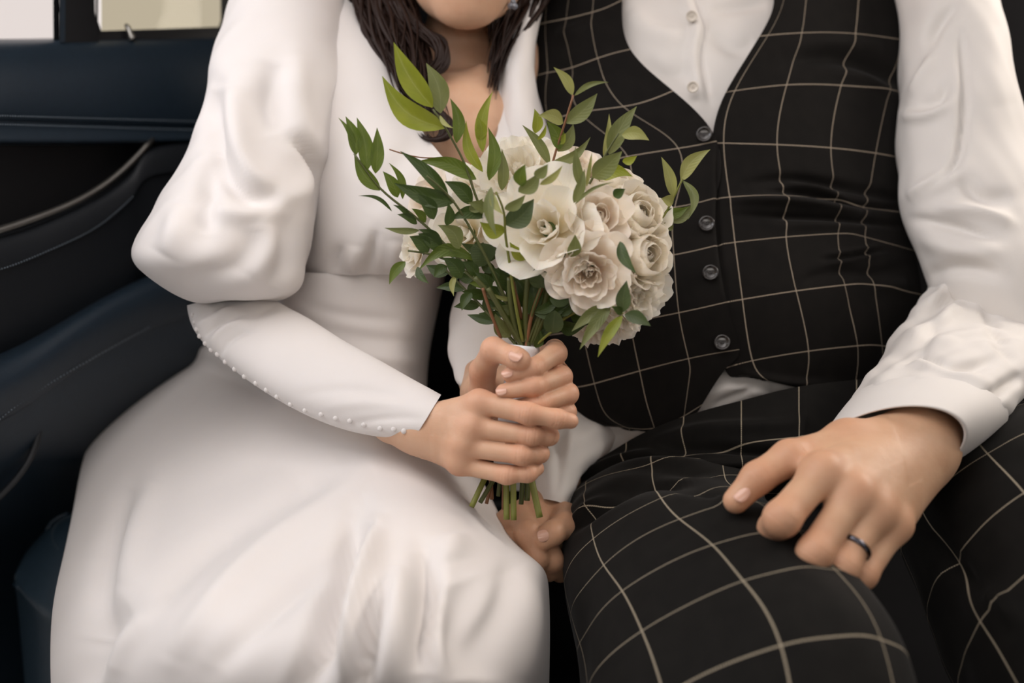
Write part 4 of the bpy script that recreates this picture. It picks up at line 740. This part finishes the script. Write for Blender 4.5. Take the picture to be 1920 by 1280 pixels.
tro = tr.build('trousers', M_trous, man, fix=False)
# ---------------------------------------------------------------- the bouquet
DB = 1.03
bq = empty('bouquet', U(955, 905, DB), 'bridal bouquet of cream and blush roses with mixed green leaves', 'bouquet')
# ribbon-wrapped handle
P = U(np.array([984, 978, 970, 962, 956]), np.array([648, 700, 760, 830, 898]), np.array([1.03]*5)); V, F = tube(splc(P, 40), np.interp(np.linspace(0, 1, 40), [0, .3, 1], [.0135, .0150, .0165])+.0004*np.sin(np.linspace(0, 70, 40)), 28); mobj('ribbon_wrap', V, F, M_ribbon, bq, label='white ribbon binding the stems')
for (x0, y0, x1, y1, d0, d1, r, m) in [(912, 890, 884, 950, 1.022, 1.012, .0042, M_stem), (925, 890, 912, 944, 1.03, 1.03, .0026, M_stemb), (930, 892, 900, 942, 1.028, 1.02, .0034, M_stemd), (938, 890, 934, 930, 1.04, 1.04, .0030, M_stemd), (944, 890, 943, 955, 1.025, 1.022, .0022, M_stemb), (949, 890, 950, 974, 1.018, 1.012, .0046, M_stem), (962, 890, 963, 975, 1.017, 1.012, .0046, M_stem),
                                       (980, 890, 977, 945, 1.035, 1.035, .0036, M_stemd), (990, 890, 988, 938, 1.036, 1.036, .0044, M_stemd), (994, 888, 1012, 970, 1.022, 1.015, .0048, M_stem), (920, 892, 922, 936, 1.045, 1.045, .003, M_stemb)]:
    p = U(np.linspace(x0, x1, 8), np.linspace(y0, y1, 8), np.linspace(d0, d1, 8)); V, F = tube(p, r*.62, 10); mobj('stem', V, F, m, bq)
# --- flowers
def petal_mesh(L, th0, th1, wide, r0, ruf, seed, notch=0, m=9, n=13, curl=0):
    r = np.random.default_rng(seed); s = np.linspace(0, 1, m); th = np.radians(th0+(th1-th0)*s**.85); th[-2:] += np.radians(curl)*np.array([.5, 1]); rho = r0+np.r_[0, np.cumsum(np.sin((th[1:]+th[:-1])/2))]*L/(m-1); z = np.r_[0, np.cumsum(np.cos((th[1:]+th[:-1])/2))]*L/(m-1)
    t = np.linspace(-1, 1, n); V = np.zeros((m, n, 3)); ph = r.uniform(0, 6.28, 4)
    for i in range(m):
        se = s[i]*(1-.20*np.abs(t)**3); th_ = np.interp(se, s, th); rh = np.interp(se, s, rho); zz = np.interp(se, s, z)
        w = wide*L*.5*(.18+.82*s[i]**.7)*(1-.22*s[i]**8)
        cupv = (t**2)*.10*L*s[i]*(1 if curl < 18 else .3); fr = ruf*L*s[i]**2.5*(np.sin(t*4+ph[0])*.55+np.sin(t*8+ph[1])*.35+np.sin(t*15+ph[2])*.12)
        R = np.maximum(rho[i], .30*L); az = t*w/R; off = fr-cupv
        rr = rh+off*np.cos(th_); zz = zz-off*np.sin(th_)+notch*L*s[i]**6*np.sin(t*11+ph[3])*.04
        V[i, :, 0] = rr*np.cos(az); V[i, :, 1] = rr*np.sin(az); V[i, :, 2] = zz
    uv = np.stack(np.meshgrid(s, t, indexing='ij')[::-1], -1)
    me = bpy.data.meshes.new('petal'); me.from_pydata(V.reshape(-1, 3).tolist(), [], gfaces(m, n).tolist()); l = me.uv_layers.new(name='UVMap'); vi = np.zeros(len(me.loops), int); me.loops.foreach_get('vertex_index', vi); l.data.foreach_set('uv', uv.reshape(-1, 2)[vi].ravel()); me.shade_smooth(); return me
KIND = {}
def kind(name, layers, mat):                        # layers: (count, length, start angle, end angle, width, base radius, ruffle, curl)
    KIND[name] = [[petal_mesh(L, a, b, w, r0, rf, hash_(name)+17*i+k, 1 if rf > .11 else 0, curl=cu) for k in range(3)] for i, (c, L, a, b, w, r0, rf, cu) in enumerate(layers)], [l[0] for l in layers]
    for row in KIND[name][0]:
        for me in row: me.materials.append(mat)
def hash_(s): return sum(ord(c)*(i+3) for i, c in enumerate(s)) % 9973
kind('rose', [(3, .42, 10, -34, 1.6, .01, .02, 0), (4, .54, 22, -40, 1.5, .03, .02, 0), (5, .68, 38, -34, 1.45, .06, .03, 0), (5, .82, 54, -22, 1.45, .09, .03, 10), (6, .94, 70, -2, 1.4, .12, .04, 24), (6, 1.05, 84, 26, 1.3, .14, .06, 36)], M_pet[1])
kind('garden', [(5, .44, 16, -30, 1.1, .02, .07, 0), (7, .56, 32, -20, 1.05, .05, .09, 4), (8, .70, 48, -6, 1.1, .08, .09, 10), (8, .86, 64, 14, 1.2, .11, .09, 18), (8, 1.0, 80, 36, 1.25, .14, .09, 24), (6, 1.1, 92, 60, 1.25, .16, .10, 26)], M_pet[1])
kind('lisi', [(4, .60, 28, -14, 1.4, .04, .07, 6), (5, .84, 46, 8, 1.5, .07, .08, 16), (5, 1.04, 62, 32, 1.55, .10, .10, 20), (6, 1.18, 78, 54, 1.5, .13, .11, 18)], M_pet[2])
kind('peony', [(5, .62, 30, -50, 1.5, .04, .03, 0), (6, .80, 50, -48, 1.5, .08, .03, 0), (7, .96, 66, -42, 1.5, .12, .04, 0), (7, 1.08, 82, -26, 1.45, .15, .05, 4), (7, 1.14, 96, 0, 1.4, .17, .06, 16)], M_pet[0])
kind('frill', [(6, .6, 25, -8, 1.2, .04, .09, 6), (7, .8, 44, 8, 1.25, .07, .11, 10), (8, .95, 62, 28, 1.25, .10, .12, 16), (8, 1.1, 80, 50, 1.25, .12, .13, 18)], M_pet[2])
def flower(k, px, py, d, rpx, aim, spin=0, sc=1.22):
    """aim: direction of the flower's axis as (right, up, towards us)"""
    c = U(px, py, d); R = rpx*d/FPX*sc; ax = aim[0]*RT+aim[1]*UP-aim[2]*FW; ax /= np.linalg.norm(ax); c = c-ax*R*.55
    prof = [(0, -.35), (.10, -.30), (.16, -.12), (.18, 0), (.14, .16), (.05, .22), (0, .23)]; a = np.linspace(0, 2*np.pi, 12, endpoint=False)
    V = np.concatenate([np.stack([r*np.cos(a), r*np.sin(a), 0*a+z], 1) for r, z in prof]); me = bpy.data.meshes.new('rose'); me.from_pydata(V.tolist(), [], gfaces(7, 12, True).tolist()); me.shade_smooth(); me.materials.append(M_core)
    o = bpy.data.objects.new('rose', me); finish(o, bq, c); o.rotation_euler = Vector(ax).to_track_quat('Z', 'Y').to_euler(); o.scale = (R,)*3
    meshes, counts = KIND[k]; r = np.random.default_rng(int(px*7+py))
    for i, n in enumerate(counts):
        for j in range(n):
            p = bpy.data.objects.new('petal', meshes[i][int(r.integers(3))]); COL.objects.link(p); p.parent = o
            p.rotation_euler = (r.normal(0, .05), r.normal(0, .05), spin+i*.9+j*2*np.pi/n+r.normal(0, .12)); q = r.uniform(.93, 1.07); p.scale = (q,)*3
    return o
flower('frill', 975, 315, 1.035, 78, (-.15, .55, .8), .3)
flower('rose', 1085, 305, 1.055, 46, (.2, .7, .6), 1)
flower('lisi', 1016, 420, .985, 80, (-.35, .15, 1), .4)
flower('rose', 1124, 402, .985, 52, (0, .15, 1), 2)
flower('peony', 1200, 402, 1.015, 58, (.45, .35, .8), .6)
flower('peony', 1160, 345, 1.05, 48, (.3, .8, .5), .6)
flower('garden', 1104, 512, .975, 64, (-.05, -.25, 1), .2)
flower('peony', 1210, 478, 1.01, 58, (.6, .05, .8), 1.4)
flower('frill', 1200, 555, 1.02, 58, (.5, -.35, .75), 2.2)
flower('frill', 1142, 615, 1.035, 48, (.15, -.8, .55), .9)
flower('lisi', 862, 432, 1.05, 58, (-.5, .1, .8), 1.2)
flower('rose', 800, 365, 1.10, 46, (-.6, .3, .6), 1.2)
flower('frill', 895, 330, 1.07, 46, (-.3, .8, .5), 2.5)
flower('rose', 1065, 345, 1.03, 44, (.1, .6, .75), 2.9)
flower('lisi', 768, 474, 1.07, 32, (-.9, -.1, .5), 2.9)
# --- leaves: (base x, y, tip x, y, width px, colour, bend, depth at base, depth at tip)
def leaf(parent, bx, by, tx, ty, w, col, bend=.12, d0=1.0, d1=.985, cup=.25, rnd=1.0, roll=0.0):
    m, n = 13, 7; s = np.linspace(0, 1, m); t = np.linspace(-1, 1, n)
    A = U(bx, by, d0); B = U(tx, ty, d1); ax = B-A; L = np.linalg.norm(ax); ax = ax/L; vw = CAM-(A+B)/2; vw /= np.linalg.norm(vw)
    sd = np.cross(ax, vw); sd /= np.linalg.norm(sd); nr = np.cross(sd, ax); c, sn = math.cos(roll), math.sin(roll); sd, nr = sd*c+nr*sn, nr*c-sd*sn
    W = w*.5*(d0+d1)/2/FPX; sh = np.sin(np.pi*s**(.72 if rnd <= 1 else .9))**(1.0 if rnd <= 1 else .55); sh = sh/sh.max(); sh[0] = max(sh[0], .06); sh[-1] = max(sh[-1], .015)
    arc = np.sin(np.pi*s)*bend*L
    V = A+(s*L)[:, None, None]*ax+(sh*W)[:, None, None]*t[None, :, None]*sd*math.sqrt(1-cup*cup*.5)+arc[:, None, None]*(sd*(1 if bend > 0 else 1))+((np.abs(t)**1.5*cup*W)[None, :, None]*sh[:, None, None]+(-.10*L*(s-.5)**2)[:, None, None])*nr
    V = V+(.018*L*np.sin(s*9+bx)[:, None, None]*(t**2)[None, :, None]*sh[:, None, None])*nr
    uv = np.stack([np.broadcast_to(t, (m, n)), np.broadcast_to(s[:, None], (m, n))], -1)
    return mobj('leaf', V.reshape(-1, 3), gfaces(m, n), M_leaf[col], parent, uv=uv.reshape(-1, 2), fix=False)
def sprig(stem, leaves, mat=None, r=.0013, d0=1.03, d1=.99):
    p = np.array(stem, float); k = np.linspace(d0, d1, len(p)); q = splc(np.column_stack([p, k]), 30); V, F = tube(U(q[:, 0], q[:, 1], q[:, 2]), np.linspace(r*1.3, r*.7, 30), 7)
    o = mobj('leaf_sprig', V, F, mat or M_stemd, bq)
    for l in leaves:
        e = dict(l[6]) if len(l) > 6 else {}
        if 'd0' not in e:                           # a leaf leaves its stem where the stem passes nearest
            i = np.argmin((q[:, 0]-l[0])**2+(q[:, 1]-l[1])**2); e['d0'] = float(q[i, 2]); e.setdefault('d1', e['d0']+e.pop('dt', -.006))
        e.pop('dt', None); leaf(o, *l[:6], **e)
B_ = lambda b, **k: dict(bend=b, **k)
sprig([(985, 640), (950, 520), (905, 400), (890, 362), (868, 300), (848, 262), (833, 236), (812, 205)], [(834, 240, 716, 142, 50, 'y', B_(-.15, cup=.5)), (811, 201, 738, 79, 46, 'y', B_(-.06, cup=.5, dt=-.012)), (826, 212, 799, 118, 38, 'e', B_(.10)), (856, 268, 844, 184, 24, 'm', B_(.12)), (824, 216, 850, 240, 9, 'p'), (905, 322, 874, 226, 22, 'y', B_(-.12)), (905, 285, 924, 171, 24, 'y', B_(-.1)), (917, 338, 915, 238, 26, 'm'), (900, 262, 896, 220, 22, 'y'),
       (893, 336, 784, 302, 30, 'm', B_(.10)), (885, 382, 834, 340, 30, 'd'), (941, 357, 941, 280, 22, 'e', B_(.04))], d0=1.03, d1=.985)
sprig([(975, 640), (920, 560), (850, 475), (800, 425), (760, 392), (712, 352), (685, 318), (664, 288)], [(668, 290, 648, 218, 26, 'm', B_(.08)), (688, 320, 669, 220, 30, 'm', B_(.06)), (664, 288, 634, 220, 12, 'm'), (704, 325, 707, 239, 26, 'm', B_(.03)), (712, 357, 664, 290, 28, 'm', B_(-.08)), (735, 396, 672, 367, 8, 'd', B_(.16)), (746, 370, 718, 321, 24, 'm', B_(.08)), (755, 373, 729, 305, 15, 'm', B_(.15)), (798, 417, 772, 391, 16, 'm'), (770, 411, 737, 384, 11, 'd'), (786, 432, 721, 427, 13, 'e', B_(-.05)), (828, 458, 784, 430, 18, 'd'), (782, 420, 745, 402, 16, 'd')], d0=1.03, d1=1.0)
sprig([(978, 640), (930, 520), (880, 425), (842, 368), (800, 330)], [(841, 369, 750, 283, 26, 'd', B_(.05)), (853, 378, 739, 343, 36, 'd', B_(-.06)), (814, 411, 782, 363, 28, 'd', B_(.12)), (838, 423, 840, 380, 20, 'd'), (912, 404, 843, 412, 26, 'd', B_(.14)), (862, 466, 821, 422, 32, 'e', B_(.2)), (880, 395, 905, 372, 20, 'e'), (912, 398, 878, 380, 22, 'e')], d0=1.03, d1=.985)
sprig([(972, 640), (920, 560), (860, 500), (800, 475), (765, 470)], [(804, 472, 768, 443, 30, 'd'), (893, 487, 784, 508, 26, 'm', B_(.26)), (828, 468, 784, 438, 30, 'd', B_(.1)), (909, 498, 888, 458, 48, 'r', B_(.18, rnd=2)), (760, 490, 730, 533, 20, 'm', B_(.1)), (782, 500, 804, 531, 16, 'd'), (838, 498, 814, 520, 20, 'd'), (866, 520, 831, 483, 32, 'd'), (896, 520, 866, 490, 22, 'd'), (922, 522, 880, 531, 22, 'm', B_(-.1)), (854, 516, 851, 555, 12, 'p'), (884, 548, 866, 582, 20, 'd')], d0=1.03, d1=1.015)
sprig([(985, 640), (1010, 480), (1035, 310), (1047, 268), (1060, 228), (1075, 178)], [(1074, 178, 1038, 126, 20, 'p', B_(.1)), (1077, 179, 1141, 154, 11, 'e', B_(-.12)), (1062, 231, 1120, 175, 32, 'e', B_(.06)), (1056, 231, 1009, 217, 26, 'p', B_(.16)), (1050, 280, 1025, 227, 28, 'm'), (1046, 284, 1075, 232, 26, 'e'), (1004, 250, 1002, 204, 21, 'y'), (1008, 262, 1024, 233, 9, 'y'), (1031, 308, 979, 234, 20, 'e', B_(.06)), (1033, 307, 1107, 257, 20, 'e', B_(.14)), (1044, 268, 1060, 250, 16, 'y')], M_stemb, d0=1.03, d1=.99)
sprig([(990, 640), (1060, 430), (1105, 345), (1135, 290), (1160, 250)], [(1132, 294, 1142, 213, 14, 'p', B_(.05)), (1142, 289, 1194, 199, 34, 'e', B_(-.06)), (1166, 253, 1217, 263, 26, 'p', B_(-.16)), (1111, 333, 1166, 284, 40, 'e', B_(.02, d0=.99, d1=.975)), (1130, 336, 1186, 331, 26, 'y', B_(-.24)), (1167, 303, 1194, 292, 16, 'y'), (1092, 354, 1079, 275, 19, 'e', B_(-.04, d0=.985, d1=.975)), (1076, 380, 1096, 317, 20, 'e', B_(.05, d0=.97, d1=.965)), (1078, 383, 1151, 341, 7, 'e', B_(-.10, d0=.965, d1=.96)), (1150, 368, 1172, 354, 20, 'd', B_(0, d0=.975, d1=.97)), (1100, 350, 1110, 285, 8, 'p', B_(0, d0=.98, d1=.97))], d0=1.03, d1=1.0)
sprig([(995, 640), (1120, 520), (1230, 430), (1262, 372), (1280, 335)], [(1262, 368, 1240, 294, 22, 'p', B_(.06)), (1277, 338, 1332, 280, 28, 'p', B_(-.12)), (1281, 338, 1290, 411, 18, 'e', B_(-.22)), (1246, 410, 1306, 381, 28, 'e', B_(.12)), (1262, 382, 1240, 372, 22, 'p'), (1262, 430, 1240, 420, 16, 'e'), (1245, 400, 1290, 388, 22, 'm')], M_stem, d0=1.05, d1=1.02)
sprig([(980, 640), (965, 560), (952, 470), (947, 432), (945, 400), (930, 360)], [(949, 422, 1001, 373, 44, 'r', B_(.10, cup=.4)), (946, 392, 985, 365, 20, 'e'), (921, 350, 931, 442, 20, 'e', B_(.10)), (923, 362, 944, 402, 16, 'p'), (948, 433, 900, 416, 30, 'y', B_(-.16)), (912, 396, 880, 381, 20, 'e'), (993, 483, 956, 454, 24, 'y', B_(-.16)), (972, 360, 1012, 322, 28, 'e', B_(.15)), (1002, 331, 1027, 308, 22, 'e'), (1012, 346, 1055, 310, 14, 'p', B_(.1)), (978, 350, 985, 308, 26, 'm', B_(-.15))], M_stem, d0=1.02, d1=.955)
sprig([(990, 640), (1040, 520), (1062, 470)], [(1070, 482, 1078, 440, 26, 'e', B_(.1, d0=.975, d1=.965)), (1162, 452, 1193, 512, 22, 'd', B_(.1, d0=.965, d1=.955))], d0=1.02, d1=.98)
sprig([(985, 640), (996, 596), (1003, 572), (1015, 538)], [(1015, 541, 1013, 498, 44, 'r', B_(0, rnd=2, d0=1.0, d1=.99)), (1036, 625, 1040, 582, 38, 'r', B_(0, rnd=2, d0=1.005, d1=.995)), (1003, 652, 1013, 620, 18, 'd'), (1001, 588, 1067, 571, 18, 'd', B_(.15)), (1002, 585, 1052, 551, 20, 'd', B_(.12)), (995, 592, 985, 500, 34, 'd'), (1030, 560, 1075, 560, 22, 'd'), (1040, 590, 1085, 565, 14, 'd')], M_stemd, d0=1.02, d1=1.0)
sprig([(975, 640), (968, 560), (958, 500)], [(978, 612, 921, 577, 28, 'e', B_(.18)), (957, 632, 928, 588, 30, 'e', B_(-.1)), (957, 536, 938, 488, 38, 'd'), (970, 560, 918, 548, 9, 'p', B_(-.1)), (967, 618, 950, 590, 16, 'm'), (975, 622, 968, 575, 16, 'm'), (985, 640, 1000, 600, 20, 'd'), (960, 600, 905, 560, 20, 'd'), (940, 575, 900, 540, 18, 'd'), (968, 590, 950, 545, 24, 'd'), (1000, 640, 1030, 560, 24, 'd'), (920, 545, 890, 510, 24, 'd'), (950, 545, 915, 500, 28, 'd'), (985, 560, 1000, 500, 26, 'd'), (1020, 600, 1060, 540, 24, 'd'), (985, 580, 965, 520, 26, 'd')], M_stemb, d0=1.025, d1=1.02)
sprig([(1000, 640), (1070, 590), (1120, 572), (1145, 573), (1168, 588)], [(1168, 585, 1175, 526, 29, 'r', B_(-.04)), (1171, 589, 1220, 611, 26, 'r', B_(-.08)), (1167, 591, 1121, 669, 22, 'y', B_(.05)), (1145, 574, 1087, 655, 24, 'e', B_(.04)), (1141, 573, 1072, 621, 24, 'e', B_(.06)), (1166, 590, 1147, 575, 15, 'd')], M_stem, d0=1.03, d1=.965)
for st, m, r in (([(978, 598), (970, 561), (955, 520)], M_stemb, .0016), ([(986, 655), (996, 596), (1015, 540)], M_stemb, .0018), ([(939, 634), (921, 589), (905, 540)], M_stemb, .0015), ([(970, 640), (940, 580), (890, 520)], M_stemd, .0022), ([(975, 645), (960, 590), (955, 520)], M_stemd, .0024), ([(1000, 645), (1030, 580), (1080, 540)], M_stemd, .0024), ([(995, 645), (1015, 590), (1030, 520)], M_stemd, .0022), ([(990, 650), (985, 600), (990, 520)], M_stemd, .0026), ([(1005, 648), (1022, 632), (1034, 622)], M_stem, .0012), ([(980, 650), (950, 600), (915, 540)], M_stemd, .0024), ([(890, 362), (864, 303), (800, 296), (730, 280)], M_stemb, .0006)):
    q = splc(np.array(st, float), 20) if len(st) > 2 else np.array([np.array(st[0])*(1-k)+np.array(st[1])*k for k in np.linspace(0, 1, 20)]); V, F = tube(U(q[:, 0], q[:, 1], np.linspace(1.022, 1.005, 20)), r, 7); mobj('stem', V, F, m, bq)

fr = np.random.default_rng(42)                      # the dense dark greenery low in the bunch
for (x0, y0, x1, y1) in ((975, 645, 860, 470), (985, 645, 905, 455), (990, 645, 960, 470), (1000, 645, 1060, 530), (970, 648, 830, 500), (1005, 645, 1110, 560)):
    lv = []
    for k in range(7):
        u = .30+.62*k/6; bx, by = x0+(x1-x0)*u, y0+(y1-y0)*u; a = math.atan2(y1-y0, x1-x0)+(1 if k % 2 else -1)*fr.uniform(.4, 1.0); L = fr.uniform(34, 56)
        lv.append((bx, by, bx+L*math.cos(a), by+L*math.sin(a), fr.uniform(16, 28), 'd' if fr.random() < .75 else 'r', dict(bend=fr.uniform(-.12, .12), dt=fr.uniform(-.012, .014))))
    sprig([(x0, y0), ((x0*.5+x1*.5)+fr.uniform(-6, 6), y0*.5+y1*.5), (x1, y1)], lv, M_stemd, d0=1.03, d1=1.045)
